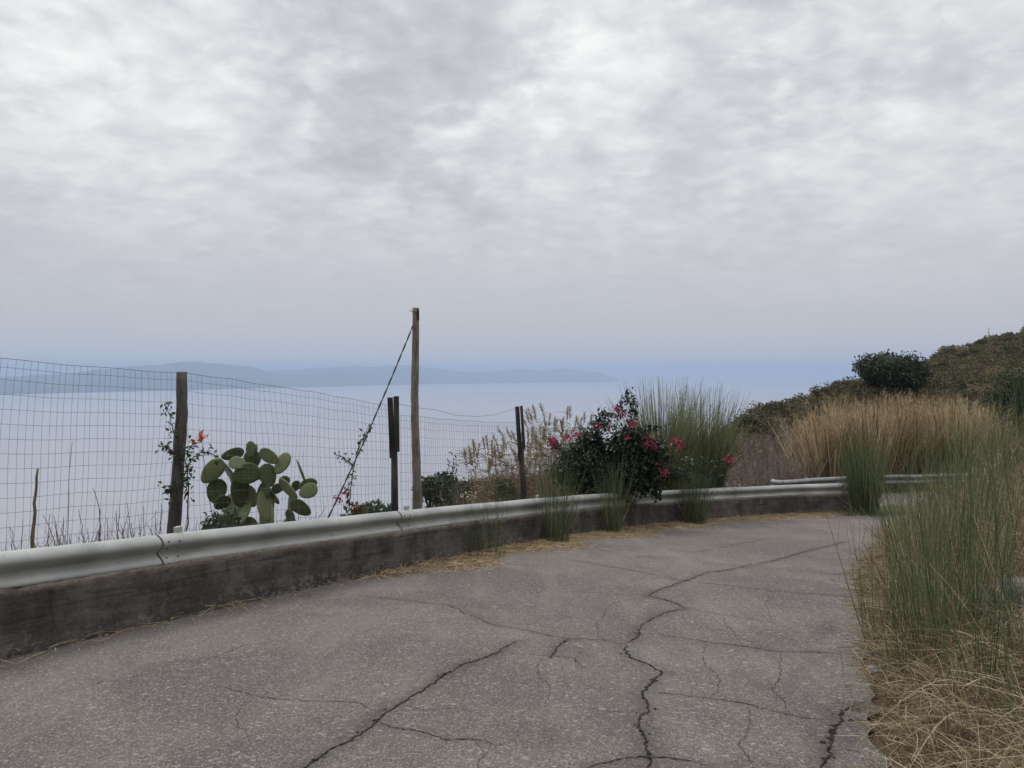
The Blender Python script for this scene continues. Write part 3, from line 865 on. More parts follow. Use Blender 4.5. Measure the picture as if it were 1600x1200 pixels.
def mesh_panel(A_, B_, topA, topB, sag, n_rows, seed, botA, botB, lean=0.0, vspace=.072):
    """A_,B_ plan ends; tops and bottoms in metres; wires as thin square tubes"""
    r = np.random.default_rng(seed)
    L = np.linalg.norm(B_ - A_); nv = int(L / vspace); ns = 40
    dirp = (B_ - A_) / L; nrm = np.array([-dirp[1], dirp[0]])
    heights = np.cumsum([0, .09, .125] + [.15] * (n_rows - 3)); heights = heights / heights[-1]
    def surf(s, h):
        top = topA + (topB - topA) * s - sag * 4 * s * (1 - s) ; bot = botA + (botB - botA) * s
        z = top + (bot - top) * h
        wob = .030 * np.sin(s * 9 + h * 2 + seed) * h + .018 * np.sin(s * 23 + h * 5)
        ps = s * L + lean * h + .022 * np.sin(h * 6 + s * 14)
        xy = A_[None] + dirp[None] * ps[:, None] + nrm[None] * wob[:, None]
        z = z + .005 * np.sin(s * 31 + h * 3 + seed)
        return np.column_stack([xy, z])
    g = Geo()
    for h in heights:
        s = np.linspace(0, 1, ns); p = surf(s, np.full(ns, h))
        tube(g, p, .0017 if 0 < h < 1 else .0024, 4, caps=False)
    for k in range(nv + 1):
        s0 = min(1, (k + r.normal() * .12) / nv); h = np.linspace(0, 1, 12)
        p = surf(np.full(12, np.clip(s0, 0, 1)), h)
        tube(g, p, .0015, 4, caps=False)
    return g.build('wire_mesh', MATS['wire'], f_root)
a0 = np.array([pl[0], pl[1]]); a1 = U(283, 583, F1d); a2 = U(606, 634, F2d - .08); a2b = U(624, 648, F2d - .08); a3 = U(810, 660, F3d - .1); a4 = U(905, 668, 18.2)
zx0 = U(0, 558, 7.1)[2]
mesh_panel(a0, a1[:2], 1.98, a1[2], .05, 18, 1, -.35, gz(a1[0], a1[1]) + .05, lean=-.16)
mesh_panel(a1[:2] + np.array([.05, 0]), a2[:2], a1[2], a2[2], -.02, 17, 2, gz(a1[0], a1[1]) + .05, gz(a2[0], a2[1]) + .05, lean=.05)
mesh_panel(a2b[:2], a3[:2], a2b[2], a3[2], .03, 15, 3, gz(a2[0], a2[1]) + .05, gz(a3[0], a3[1]) + .05)
mesh_panel(a3[:2], a4[:2], a3[2] + .1, a4[2], .03, 14, 4, gz(a3[0], a3[1]) + .05, gz(a4[0], a4[1]) + .05)
g = Geo()
for pxs, d0, d1 in (([(622, 631), (650, 637), (680, 640), (712, 649), (745, 651), (775, 648), (806, 638)], F2d - .1, F3d - .1),
                    ([(815, 640), (840, 656), (880, 668), (905, 672)], F3d - .1, 18.2)):
    n = len(pxs); pts = np.array([U(*p_, d0 + (d1 - d0) * k_ / (n - 1)) for k_, p_ in enumerate(pxs)])
    tube(g, smooth(pts[:, :2], 30) if 0 else np.stack([np.interp(np.linspace(0, n - 1, 40), np.arange(n), pts[:, c]) for c in range(3)], 1), .003, 4)
g.build('top_wire', MATS['wire'], f_root)

# ------------------------------------------------------------------ tall pole with guy cable
PD = 12.0
pb, pt = U(651.5, 790, PD), U(648, 481, PD)
pole = empty('wooden_pole', (pb[0], pb[1], gz(pb[0], pb[1])), 'tall bare weathered pole rising above the fence, with a guy cable', 'pole')
g = Geo(); pbg = pb.copy(); pbg[2] = gz(pb[0], pb[1]) - .3
tt = np.linspace(0, 1, 26)[:, None]
pts = pbg * (1 - tt) + pt * tt; pts[:, 0] += .014 * np.sin(tt[:, 0] * 8)
rad = np.interp(tt[:, 0], [0, .15, .3, 1], [.098, .080, .070, .052])
tube(g, pts, rad, 12, wob=.035)
g.build('shaft', MATS['pole_wood'], pole)
g = Geo()
a, b = U(652.6, 484, PD - .02), U(653.5, 640, PD - .02)
box(g, (U(652.2, 484, PD) + U(652.6, 500, PD)) / 2 + np.array([.012, -.035, 0]), (.035, .035, .17), bev=.006)
g.build('splint', MATS['dark_plank'], pole)
g = Geo()
tube(g, np.array([U(641, 486, PD) - [0, .06, 0], U(655, 488, PD) - [0, .06, 0]]), .007, 6)
g.build('bolt', MATS['bolt'], pole)
g = Geo()
gA, gB = U(646, 507, PD - .06), U(512, 806, 10.1)
gB2 = gB + (gB - gA) * max(0.02, (gB[2] - gz(gB[0], gB[1])) / (gA[2] - gB[2]))
ts = np.linspace(0, 1, 90)[:, None]; c = gA * (1 - ts) + gB2 * ts
for ph in (0, math.pi):
    tw = c + .007 * np.stack([np.cos(ts[:, 0] * 60 + ph), np.sin(ts[:, 0] * 60 + ph), 0 * ts[:, 0]], 1)
    tw[:, 2] -= .09 * np.sin(ts[:, 0] * math.pi)
    tube(g, tw, .0075, 5)
g.build('guy_cable', MATS['cable'], pole)

# ------------------------------------------------------------------ prickly pear
CD = 10.5
cac = empty('prickly_pear', (U(400, 810, CD)[0], CD, gz(U(400, 810, CD)[0], CD)), 'grey-green prickly pear cactus behind the wire fence', 'cactus')
PADS = [  # zoom px centre x,y, length, width (px of 4x crop), tilt deg (long axis from vertical, + right), yaw, depth
    (655, 600, 122, 66, 82, 25, .05), (770, 568, 100, 72, 38, 20, .0), (885, 610, 125, 78, -62, 15, -.05), (962, 655, 130, 80, 24, 25, .0),
    (528, 705, 160, 100, 42, 10, -.05), (685, 655, 100, 66, -75, 30, -.12), (775, 635, 110, 92, 10, 15, .05), (740, 720, 155, 118, 70, 10, -.1),
    (553, 828, 135, 100, 14, 20, .05), (630, 725, 160, 78, -8, 55, .12), (872, 730, 135, 84, -18, 30, .0), (805, 722, 110, 70, 30, 40, .15),
    (700, 830, 190, 88, -4, 30, .0), (757, 860, 135, 82, -26, 20, .12), (588, 900, 110, 72, 38, 30, .0), (640, 930, 150, 84, 6, 35, .1),
    (845, 835, 130, 86, 48, 20, .05), (862, 915, 180, 84, 2, 30, .0), (978, 765, 70, 56, 10, 20, .1), (1003, 812, 150, 64, -58, 35, .0),
    (1077, 700, 130, 34, -8, 70, .0), (1123, 785, 105, 64, 70, 30, .06), (1126, 826, 104, 84, 60, 15, -.06), (1080, 930, 130, 84, -48, 15, .0),
    (1015, 985, 80, 60, 10, 30, .0), (1050, 798, 66, 42, 5, 30, .08), (930, 815, 80, 52, 40, 30, .1), (700, 975, 170, 100, 4, 30, .05),
    (872, 1000, 170, 96, -4, 25, .05), (1022, 905, 140, 48, -2, 50, .1), (800, 560, 46, 18, -10, 50, 0), (610, 1010, 120, 80, 20, 30, .1), (1010, 1060, 120, 80, 5, 20, .05),
    (745, 1075, 150, 110, 10, 15, .1), (690, 770, 120, 60, -14, 50, .10), (905, 860, 110, 50, -20, 50, .10), (860, 1095, 150, 110, -8, 15, .1)]
for (zx, zy, ln, wd, tilt, yaw, off) in PADS:
    px, py = 200 + zx / 4, 560 + zy / 4
    d = CD + off
    c = U(px, py, d); s = d / 1200 / 4 / 2
    yw = R(yaw) * (1 if rng.random() < .5 else -1)
    hl, hw = ln * s * 1.16, wd * s / max(math.cos(yw), .6) * 1.12
    v = ICO3[0].copy()
    zz = v[:, 2]
    v[:, 1] = np.sign(v[:, 1]) * np.abs(v[:, 1]) ** .45 * .017 * (1 - .25 * zz); v[:, 0] *= hw * (1 + .16 * zz); v[:, 2] *= hl
    v[:, 1] += .05 * (v[:, 0] ** 2 / hw) * (1 if rng.random() < .5 else -1) + .012 * np.sin(zz * 3 + zx)
    M_ = np.array(Matrix.Rotation(R(tilt), 3, 'Y') @ Matrix.Rotation(yw, 3, 'Z') @ Matrix.Rotation(R(rng.uniform(-34, 30)), 3, 'X'))
    g = Geo(); g.add(v @ M_.T + c, tris=ICO3[1], tint=rng.uniform(.1, .95))
    g.build('pad', MATS['cactus_pad'], cac)

# ------------------------------------------------------------------ plant builders
def rods(name, x, y, n, h, spread, label, cat, group=None, mat='rush_green', lean=.18, wdt=.006, z=None, curl=.25, dryfrac=.12, segs=5):
    z0 = gz(x, y) if z is None else z
    root = empty(name, (x, y, z0), label, cat, group)
    g = Geo()
    a = rng.random(n) * 6.283; r = spread * np.sqrt(rng.random(n))
    bx, by = x + np.cos(a) * r, y + np.sin(a) * r
    bz = ground_z(bx, by) if z is None else np.full(n, z0)
    D = np.stack([np.cos(a) * lean * (r / spread + rng.normal(size=n) * .5), np.sin(a) * lean * (r / spread + rng.normal(size=n) * .5), np.ones(n)], 1)
    L = h * (.45 + .6 * rng.random(n) ** .7)
    az_ = rng.random(n) * 6.283; bd = np.stack([np.cos(az_), np.sin(az_), -.3 * np.ones(n)], 1) * (L * curl * rng.random(n) ** 2)[:, None]
    nd = int(n * dryfrac)
    ribbons(g, np.stack([bx, by, bz - .03], 1)[nd:], D[nd:], L[nd:], wdt * (.7 + .6 * rng.random(n - nd)), bd[nd:], segs, taper=.45)
    # side twigs
    m2 = n - nd
    pick = rng.integers(nd, n, m2); tpos = .25 + .65 * rng.random(m2)
    Pb = np.stack([bx, by, bz], 1)[pick] + unit(D[pick]) * (L[pick] * tpos)[:, None] + bd[pick] * (tpos ** 2)[:, None]
    D2 = unit(D[pick]) + rng.normal(size=(m2, 3)) * .24
    ribbons(g, Pb, D2, L[pick] * (.18 + .25 * rng.random(m2)), wdt * .55, rng.normal(size=(m2, 3)) * .03, 3, taper=.5)
    g.build('stems', MATS[mat], root)
    if nd:
        g = Geo()
        ribbons(g, np.stack([bx, by, bz - .03], 1)[:nd], D[:nd] + rng.normal(size=(nd, 3)) * .25, L[:nd] * .75, wdt * 1.1, bd[:nd] * 1.8, segs, taper=.4)
        g.build('dry_stems', MATS['dry_straw'], root)
    return root

def grass_clump(name, x, y, n, h, spread, label, cat, group=None, mat='tall_grass', wdt=.012, droop=.5, lean=.35, z=None, extra=None):
    z0 = gz(x, y) if z is None else z
    root = empty(name, (x, y, z0), label, cat, group)
    g = Geo(); a = rng.random(n) * 6.283; r = spread * np.sqrt(rng.random(n))
    P = np.stack([x + np.cos(a) * r, y + np.sin(a) * r, np.full(n, z0 - .05)], 1)
    D = np.stack([np.cos(a) * lean * rng.random(n), np.sin(a) * lean * rng.random(n), np.ones(n)], 1)
    L = h * (.5 + .55 * rng.random(n))
    k_ = rng.random(n) ** 2
    bd = np.stack([np.cos(a), np.sin(a), -.6 * np.ones(n)], 1) * (L * droop * k_)[:, None]
    ribbons(g, P, D, L, wdt * (.6 + .8 * rng.random(n)), bd, 6, taper=.6)
    g.build('blades', MATS[mat], root)
    return root

def shrub_pts(c, rad, n, lumps, r=None, shell=.35):
    """leaf positions gathered into lumps over an ellipsoid"""
    r = r or rng
    ld = rnd_dirs(lumps, r); ld[:, 2] = np.abs(ld[:, 2]) * .9 - .15
    lc = ld * (.45 + .4 * r.random((lumps, 1)))
    lr = .22 + .26 * r.random(lumps)
    k_ = r.integers(0, lumps, n)
    p = lc[k_] + rnd_dirs(n, r) * (lr[k_] * (1 - shell * r.random(n)))[:, None]
    return c + p * np.asarray(rad), k_, lumps

def leaf_shrub(name, x, y, rad, n, lsize, mat, label, cat, group=None, lumps=16, z=None, stems=7, smat='bark', up=.5, lift=.5):
    z0 = gz(x, y) if z is None else z
    root = empty(name, (x, y, z0), label, cat, group)
    c = np.array([x, y, z0 + rad[2] * lift])
    p, k_, K = shrub_pts(c, rad, n, lumps)
    p[:, 2] = np.maximum(p[:, 2], z0 + .02)
    lt = rng.random(K)
    g = Geo(); leaves(g, p, lsize * (.6 + .7 * rng.random(n)), np.clip(lt[k_] * .7 + .3 * rng.random(n), 0, 1), up)
    g.build('foliage', MATS[mat], root)
    g = Geo()
    for s in range(stems):
        e = p[rng.integers(0, n)]; b0 = np.array([x + rng.normal() * .06 * rad[0], y + rng.normal() * .06 * rad[1], z0 - .1])
        t_ = np.linspace(0, 1, 7)[:, None]; mid = b0 * (1 - t_) + e * t_; mid[:, 2] += .12 * rad[2] * np.sin(t_[:, 0] * 3.14)
        tube(g, mid, np.linspace(.03, .008, 7) * max(rad[0], .4) * 1.2, 5)
    g.build('stems', MATS[smat], root)
    return root

# ------------------------------------------------------------------ bougainvillea spilling over the rail
BD = 17.0
bx0 = U(950, 775, BD)
bou = empty('bougainvillea', (bx0[0], bx0[1] + .35, gz(bx0[0], bx0[1] + .35)), 'dark green bougainvillea with pink flowers spilling over the guardrail', 'bush')
gl, gs = Geo(), Geo()
def bpt(px, py, off=0.0): return U(px, py, BD + off)
root_pt = np.array([bx0[0], bx0[1] + .35, gz(bx0[0], bx0[1] + .35)])
LOB = [(905, 748, 42, 24), (928, 722, 40, 26), (962, 700, 40, 22), (992, 722, 40, 28), (945, 762, 55, 20), (1005, 757, 42, 18), (893, 718, 24, 20),
       (985, 682, 30, 16), (922, 682, 24, 14), (1022, 716, 30, 16), (960, 738, 58, 30), (880, 740, 22, 20), (943, 664, 18, 10), (1014, 697, 30, 13), (1030, 742, 24, 12), (915, 700, 26, 12)]
for (px, py, rx, ry) in LOB:
    n = int(rx * ry * .85); dd = rnd_dirs(n) * (rng.random((n, 1)) ** .4)
    p = np.array([bpt(px, py)]) + dd * np.array([rx, (rx + ry) * .5, ry]) * BD / 1200
    p[:, 1] += .1
    leaves(gl, p, .10 * (.6 + .7 * rng.random(n)), None, .6, .6)
SHOOTS = [[(960, 720), (990, 690), (1020, 690), (1065, 694), (1070, 700)], [(990, 725), (1040, 722), (1090, 720), (1130, 722), (1146, 724)],
          [(1000, 740), (1050, 735), (1090, 738), (1122, 744)], [(990, 750), (1010, 765), (1030, 772), (1024, 778)], [(960, 690), (965, 655), (972, 630), (984, 612)],
          [(975, 690), (985, 660), (990, 640), (990, 625)], [(935, 700), (928, 665), (940, 647), (955, 648)], [(905, 730), (885, 710), (868, 695), (860, 690)], [(950, 720), (955, 765), (975, 775), (988, 790)],
          [(900, 740), (880, 745), (866, 735)], [(1010, 730), (1045, 745), (1075, 748)], [(980, 690), (1010, 672), (1030, 668)]]
for sh in SHOOTS:
    n0 = len(sh); q_ = np.linspace(0, n0 - 1, 26)
    offs = np.linspace(0, -.45 + .3 * rng.random(), n0)
    pts = np.array([bpt(*p_, offs[k_]) for k_, p_ in enumerate(sh)])
    c = np.stack([np.interp(q_, np.arange(n0), pts[:, k_]) for k_ in range(3)], 1)
    tube(gs, c, np.linspace(.011, .004, 26), 4)
    n = 170; k_ = rng.integers(0, 26, n)
    leaves(gl, c[k_] + rng.normal(size=(n, 3)) * .045, .095 * (.6 + .6 * rng.random(n)), None, .6, .6)
for _ in range(16):
    e = bpt(rng.uniform(890, 1020), rng.uniform(670, 760)); t_ = np.linspace(0, 1, 8)[:, None]
    c = root_pt * (1 - t_) + e * t_; c[:, 2] += .15 * np.sin(t_[:, 0] * 3.14)
    tube(gs, c, np.linspace(.022, .006, 8), 5)
gl.build('foliage', MATS['bougain_leaf'], bou)
gs.build('stems', MATS['bark'], bou)
for (zx, zy, r_) in [(330, 525, 38), (345, 505, 25), (420, 492, 18), (485, 482, 36), (615, 425, 26), (730, 318, 26), (778, 345, 22), (830, 412, 26), (690, 432, 14), (920, 518, 36),
                     (965, 550, 34), (1105, 528, 34), (1140, 552, 22), (1030, 715, 40), (1425, 625, 26), (1465, 632, 14), (800, 495, 18), (855, 415, 16)]:
    c = U(780 + zx / 4, 560 + zy / 4, BD - .45)
    n = int(r_ * 1.05); s = r_ / 4 * BD / 1200
    p = c + rng.normal(size=(n, 3)) * s * .52
    g = Geo(); leaves(g, p, .06 * (.7 + .5 * rng.random(n)), None, .3, .8)
    g.build('flower_cluster', MATS['bract_pink'], bou)

# ------------------------------------------------------------------ vines
def vine(root, paths, d, leaf_n, lsize, mat='vine_leaf', spread=.05):
    gs, gl = Geo(), Geo()
    for path in paths:
        n0 = len(path); pts = np.array([U(p_[0], p_[1], p_[2] if len(p_) > 2 else d) for p_ in path]); q_ = np.linspace(0, n0 - 1, 22)
        c = np.stack([np.interp(q_, np.arange(n0), pts[:, k_]) for k_ in range(3)], 1); c += rng.normal(size=c.shape) * .006
        tube(gs, c, np.linspace(.008, .0035, 22), 4)
        n = leaf_n; k_ = rng.integers(3, 22, n)
        leaves(gl, c[k_] + rng.normal(size=(n, 3)) * spread, lsize * (.6 + .6 * rng.random(n)), None, .6, .6)
    gs.build('stems', MATS['bark'], root)
    gl.build('leaves', MATS[mat], root)
v1 = empty('climbing_vine', (U(290, 830, 8.9)[0], 8.9, gz(U(290, 830, 8.9)[0], 8.9)), 'leafy vine with one orange flower climbing the thick fence post', 'vine')
vine(v1, [[(292, 830), (295, 760), (290, 720), (300, 695), (315, 690)], [(290, 740), (300, 715), (320, 706), (345, 716)], [(288, 720), (270, 710), (262, 698), (250, 697)], [(288, 780), (292, 755), (294, 735)],
          [(280, 690), (270, 672), (266, 650), (257, 630)], [(276, 790), (266, 768), (260, 764)]], 8.88, 40, .066, spread=.035)
g = Geo(); c = U(315, 684, 8.86); n = 16; leaves(g, c + rng.normal(size=(n, 3)) * .022, .07, None, .3, .5); g.build('flower', MATS['bract_orange'], v1)
g = Geo(); c = U(303, 691, 8.86); n = 8; leaves(g, c + rng.normal(size=(n, 3)) * .02, .05, None, .3, .5); g.build('flower', MATS['bract_orange'], v1)
v2 = empty('climbing_vine', (U(545, 800, 10.3)[0], 10.3, gz(U(545, 800, 10.3)[0], 10.3)), 'thin vine with a pink flower twining up the guy cable', 'vine')
vine(v2, [[(545, 800, 10.4), (548, 760, 10.4), (552, 735, 10.6), (560, 700, 10.9), (575, 668, 11.1)], [(548, 790, 10.4), (540, 770, 10.4), (552, 745, 10.5), (550, 725, 10.5)], [(552, 728, 10.5), (538, 715, 10.5), (522, 710, 10.5)],
          [(556, 710, 10.8), (563, 690, 10.9), (572, 680, 11), (580, 664, 11.1)]], 10.5, 24, .06, spread=.026)
g = Geo()
for px, py in ((526, 777), (533, 780), (541, 771)):
    leaves(g, U(px, py, 10.35) + rng.normal(size=(7, 3)) * .018, .055, None, .3, .7)
g.build('flower', MATS['bract_pink'], v2)

# ------------------------------------------------------------------ plants behind the rail
def at(px, d): return U(px, 700, d)[:2]
leaf_shrub('shrub', *at(582, 12.0), (.42, .4, .42), 900, .10, 'euphorbia', 'small blue-green spurge bush just left of the plank post', 'shrub', lumps=12, lift=.6, z=gz(*at(582, 12.0)) + .08)
leaf_shrub('shrub', *at(352, 9.9), (.36, .3, .30), 700, .07, 'euphorbia', 'small grey-green bush at the left foot of the cactus', 'shrub', lumps=12, lift=.7, z=gz(*at(352, 9.9)) + .22)
leaf_shrub('shrub', *at(556, 11.2), (.22, .2, .3), 260, .08, 'red_weed', 'little rusty red weed beside the guy cable foot', 'weed', lumps=8, lift=.7, z=gz(*at(556, 11.2)) + .12)
leaf_shrub('shrub', *at(672, 22), (.55, .5, .75), 1500, .11, 'carob', 'round dark bush right behind the tall pole', 'shrub', lumps=14, z=U(672, 800, 22)[2], lift=.6)
leaf_shrub('shrub', *at(700, 26), (.9, .7, 1.0), 2200, .12, 'carob', 'dark bush between the tall pole and the white house', 'shrub', lumps=18, z=U(700, 800, 26)[2], lift=.6)
leaf_shrub('shrub', *at(790, 15.9), (.26, .25, .45), 500, .06, 'vine_leaf', 'small green weed left of the last plank post', 'weed', lumps=10, lift=.9, z=gz(*at(790, 15.9)) + .25)
# sprouting stems
def stalks(name, spots, label, cat, mat, group=None, w_=.010, twig=.0):
    x, y = spots[0][0][0], spots[0][0][1]
    root = empty(name, (x, y, min(p[0][2] for p in spots)), label, cat, group)
    g = Geo()
    for path in spots:
        path = np.array(path); n0 = len(path); q_ = np.linspace(0, n0 - 1, 14)
        c = np.stack([np.interp(q_, np.arange(n0), path[:, k_]) for k_ in range(3)], 1); c += rng.normal(size=c.shape) * min(w_ * .35, .006)
        tube(g, c, np.linspace(w_, w_ * .45, 14) * .5, 5)
    g.build('stems', MATS[mat], root)
    return root
def lift_path(pxs, d):
    pts = [U(px, py, d) for px, py in pxs]; b = pts[0]
    return [np.array([b[0], b[1], min(gz(b[0], b[1]), b[2]) - .03])] + pts
s1 = stalks('weed', [lift_path([(708, 800), (707, 760), (699, 715)], 13.5), lift_path([(709, 800), (712, 740), (713, 713)], 13.5), lift_path([(710, 790), (704, 750), (708, 728)], 13.5)],
            'thin green sprouting weed between the tall pole and the last plank post', 'weed', 'tall_grass', w_=.014)
g = Geo(); n = 60; leaves(g, U(708, 745, 13.5) + rng.normal(size=(n, 3)) * np.array([.05, .05, .2]), .08, None, .6, .4); g.build('leaves', MATS['vine_leaf'], s1)
st = stalks('wooden_stake', [lift_path([(50, 858), (54, 790), (59, 733)], 8.2)], 'leaning dry cane stake at the left end of the fence', 'stake', 'dry_cane', w_=.05)
stalks('wiry_weed', [lift_path([(153, 850), (157, 800), (150, 775), (145, 762)], 8.4)], 'wiry curved dry stem behind the fence, right of the cane stake', 'weed', 'bark', w_=.012)
stalks('wiry_weed', [lift_path([(105, 850), (108, 740), (113, 690)], 8.4)], 'thin tall straight dry stem just right of the cane stake', 'weed', 'bark', w_=.010)
stalks('wiry_weed', [lift_path([(337, 830), (322, 760), (316, 690)], 9.5)], 'thin dry stem leaning between the thick post and the cactus', 'weed', 'bark', w_=.012)
dw = [(15, 8.0, 18, 'dry grassy weeds at the left picture edge behind the rail'), (100, 8.3, 30, 'cut dry stalks below the cane stake'), (185, 8.7, 24, 'sparse dry stalks halfway between cane stake and thick post'),
      (250, 9.2, 12, 'few dry twigs at the left foot of the thick post'), (318, 9.7, 16, 'bare dry stalks between the thick post and the cactus'), (440, 10.4, 14, 'bare dry twigs at the right foot of the cactus')]
for px, d, n, lab in dw:
    x, y = at(px, d); spots = []
    for _ in range(n):
        bx_, by_ = x + rng.normal() * .28, y + rng.normal() * .15; z0 = gz(bx_, by_)
        railtop = EYE - .222 * (by_) if 0 else U(px, np.interp(px, [0, 283, 480], [867, 835, 812]), by_)[2]
        top = railtop + rng.random() ** 2 * .42 + .02
        ln = rng.normal() * .10
        spots.append([np.array([bx_, by_, z0 - .03]), np.array([bx_ + ln * .5, by_, (z0 + top) / 2]), np.array([bx_ + ln, by_ + rng.normal() * .05, top])])
    rt = stalks('dry_weed', spots, lab, 'weed', 'grey_brush', 'dry weeds behind the near guardrail', w_=.013)
    g = Geo(); k_ = 50 if px < 200 else 20
    b_ = np.array([p[1] for p in spots]); b_ = b_[rng.integers(0, len(b_), k_ * 2)] + rng.normal(size=(k_ * 2, 3)) * np.array([.1, .05, .06])
    ribbons(g, b_, rng.normal(size=(k_ * 2, 3)) * .4 + np.array([0, 0, 1]), .38 * rng.random(k_ * 2) + .1, .006, rng.normal(size=(k_ * 2, 3)) * .06, 3)
    g.build('dry_leaves', MATS['dry_straw'], rt)
# reddish brown weeds behind the fence left of the bougainvillea
def weed_mass(name, cx, d, wpx, n, h, label, mat, w_=.008, kind=None, spread_d=.6, zoff=0):
    g = Geo(); px = cx + (rng.random(n) - .5) * wpx; dd = d + rng.normal(size=n) * spread_d
    x = (px - 800) / 1200 * dd; z = ground_z(x, dd) + zoff
    P = np.stack([x, dd, z - .03], 1); a = rng.random(n) * 6.283
    L = h * (.4 + .7 * rng.random(n))
    D = np.stack([rng.normal(size=n) * .28, rng.normal(size=n) * .28, np.ones(n)], 1)
    bd = np.stack([np.cos(a), np.sin(a), -.4 * np.ones(n)], 1) * (L * .25 * rng.random(n))[:, None]
    ribbons(g, P, D, L, w_, bd, 4, taper=.5)
    k_ = rng.integers(0, n, n * 2); tp = .35 + .6 * rng.random(n * 2)
    Pb = P[k_] + unit(D)[k_] * (L[k_] * tp)[:, None] + bd[k_] * (tp ** 2)[:, None]
    ribbons(g, Pb, unit(D)[k_] + rng.normal(size=(n * 2, 3)) * .5, .18 * L[k_], w_ * .9, rng.normal(size=(n * 2, 3)) * .03, 2)
    return tag(g.build(name, MATS[mat]), label, 'weeds', None, kind)
weed_mass('dry_weeds', 775, 17.5, 80, 420, 1.5, 'mass of reddish brown dry weeds behind the last wire panel', 'red_weed', .012, 'stuff')
weed_mass('brown_brush', 815, 19, 200, 1500, 1.7, 'tan dry brush standing under the plumed reeds', 'dry_straw', .013, 'stuff', .9)

# plumed reeds
def reed(px, d, n, hpx_top, spread, label, group):
    x, y = at(px, d); z0 = gz(x, y); ztop = U(px, hpx_top, d)[2]; h = ztop - z0
    root = empty('reed_clump', (x, y, z0), label, 'reeds', group)
    g1, g2, g3 = Geo(), Geo(), Geo()
    a = rng.random(n) * 6.283; r = spread * np.sqrt(rng.random(n))
    P = np.stack([x + np.cos(a) * r, y + np.sin(a) * r, np.full(n, z0 - .05)], 1)
    D = np.stack([rng.normal(size=n) * .10 + np.cos(a) * r / spread * .14, rng.normal(size=n) * .1, np.ones(n)], 1); L = h * (.55 + .45 * rng.random(n) ** .6)
    bd = rng.normal(size=(n, 3)) * np.array([.12, .12, .02]) * L[:, None]
    tips = ribbons(g1, P, D, L, .014, bd, 6, taper=.35)
    m2 = n * 26; k_ = rng.integers(0, n, m2); tp = .2 + .75 * rng.random(m2)
    Pb = P[k_] + unit(D)[k_] * (L[k_] * tp)[:, None] + bd[k_] * (tp ** 2)[:, None]
    a2 = rng.random(m2) * 6.283; o = np.stack([np.cos(a2), np.sin(a2), .9 + 0 * a2], 1)
    l2 = .16 + .26 * rng.random(m2)
    ribbons(g2, Pb, o, l2, .024, np.stack([np.cos(a2), np.sin(a2), -1.2 + 0 * a2], 1) * (l2 * .45)[:, None], 4, taper=.8)
    for tip, dd in zip(tips, unit(D + 2 * bd / L[:, None])):
        m3 = 60; s_ = rng.random(m3); g3 = Geo()
        base = tip - dd * (s_ * .32)[:, None]
        ribbons(g3, base, dd + rng.normal(size=(m3, 3)) * .35, .06 + .08 * (1 - np.abs(s_ - .5)), .012, rng.normal(size=(m3, 3)) * .02 + np.array([.02, 0, -.01]), 2)
        g3.build('plume', MATS['plume'], root)
    g1.build('canes', MATS['dry_cane'], root); g2.build('leaves', MATS['golden_reed'], root)
gr = 'plumed reeds behind the guardrail'
reed(868, 18.6, 22, 622, .35, 'tallest plumed reed clump, close left of the bougainvillea', gr)
reed(842, 18.4, 30, 662, .5, 'mid-height plumed reed clump just right of the last plank post', gr)
reed(785, 17.0, 30, 676, .55, 'leafy plumed reed clump left of the last plank post', gr)
reed(905, 20.0, 26, 642, .5, 'plumed reed clump showing over the top of the bougainvillea', gr)

# tall green grass behind the bougainvillea
gr = 'tall green grass behind the bougainvillea'
grass_clump('tall_grass', *at(1035, 19.6), 900, 3.3, .42, 'tallest arching green grass clump directly behind the bougainvillea', 'grass clump', gr, droop=.30, wdt=.026, lean=.26)
grass_clump('tall_grass', *at(1098, 20.6), 900, 3.3, .45, 'spiky green grass clump rightmost behind the parapet rail', 'grass clump', gr, droop=.30, wdt=.026, lean=.26)
grass_clump('tall_grass', *at(1065, 21.5), 700, 2.6, .6, 'lower yellowish grass clump between the two tall grass clumps', 'grass clump', gr, mat='dry_straw', droop=.6, wdt=.022)

# rushes growing at the foot of the parapet
gr = 'green stem plants at the foot of the parapet wall'
def foot(px, back=.28):
    k_ = np.argmin(np.abs(800 + 1200 * wl[:, 0] / np.maximum(wl[:, 1], .1) - px) + (wl[:, 1] < 3) * 1e4); n_ = out_normal(wl)[k_]
    p_ = wl[k_] + n_ * back; return p_[0], p_[1]
for px, n, h, sp_, lab in [(722, 30, .75, .12, 'short sparse green stems at the wall foot beside the fallen branch'), (745, 50, 1.2, .20, 'sparse green stems at the wall foot nearest the viewer'), (850, 170, 1.8, .22, 'bushy green stems at the wall foot below the reeds'),
                           (943, 130, 1.75, .14, 'narrow green stems in front of the bougainvillea'), (1068, 280, 1.95, .26, 'dense green stems rising in front of the rail right of the bougainvillea')]:
    x, y = foot(px, .16 + sp_ * .6); rods('broom_plant', x, y, n, h, sp_, lab, 'plant', gr, z=float(road_z(x, y)), wdt=.0075, curl=.18)
rods('broom_plant', 9.72, 21.2, 520, 2.25, .36, 'dense green broom bush hiding the far end of the parapet rail', 'bush', z=float(road_z(9.7, 21.2)), wdt=.014, lean=.16, curl=.14, dryfrac=.06)
g = Geo(); n = 900; a = rng.random(n) * 6.283; r = .95 * np.sqrt(rng.random(n))
x = 9.95 + np.cos(a) * r * 1.25; y = 20.95 + np.sin(a) * r * .55
ribbons(g, np.stack([x, y, road_z(x, y)], 1), rng.normal(size=(n, 3)) * .5 + np.array([0, 0, 1]), .22 * rng.random(n) + .05, .010, rng.normal(size=(n, 3)) * .05, 3)
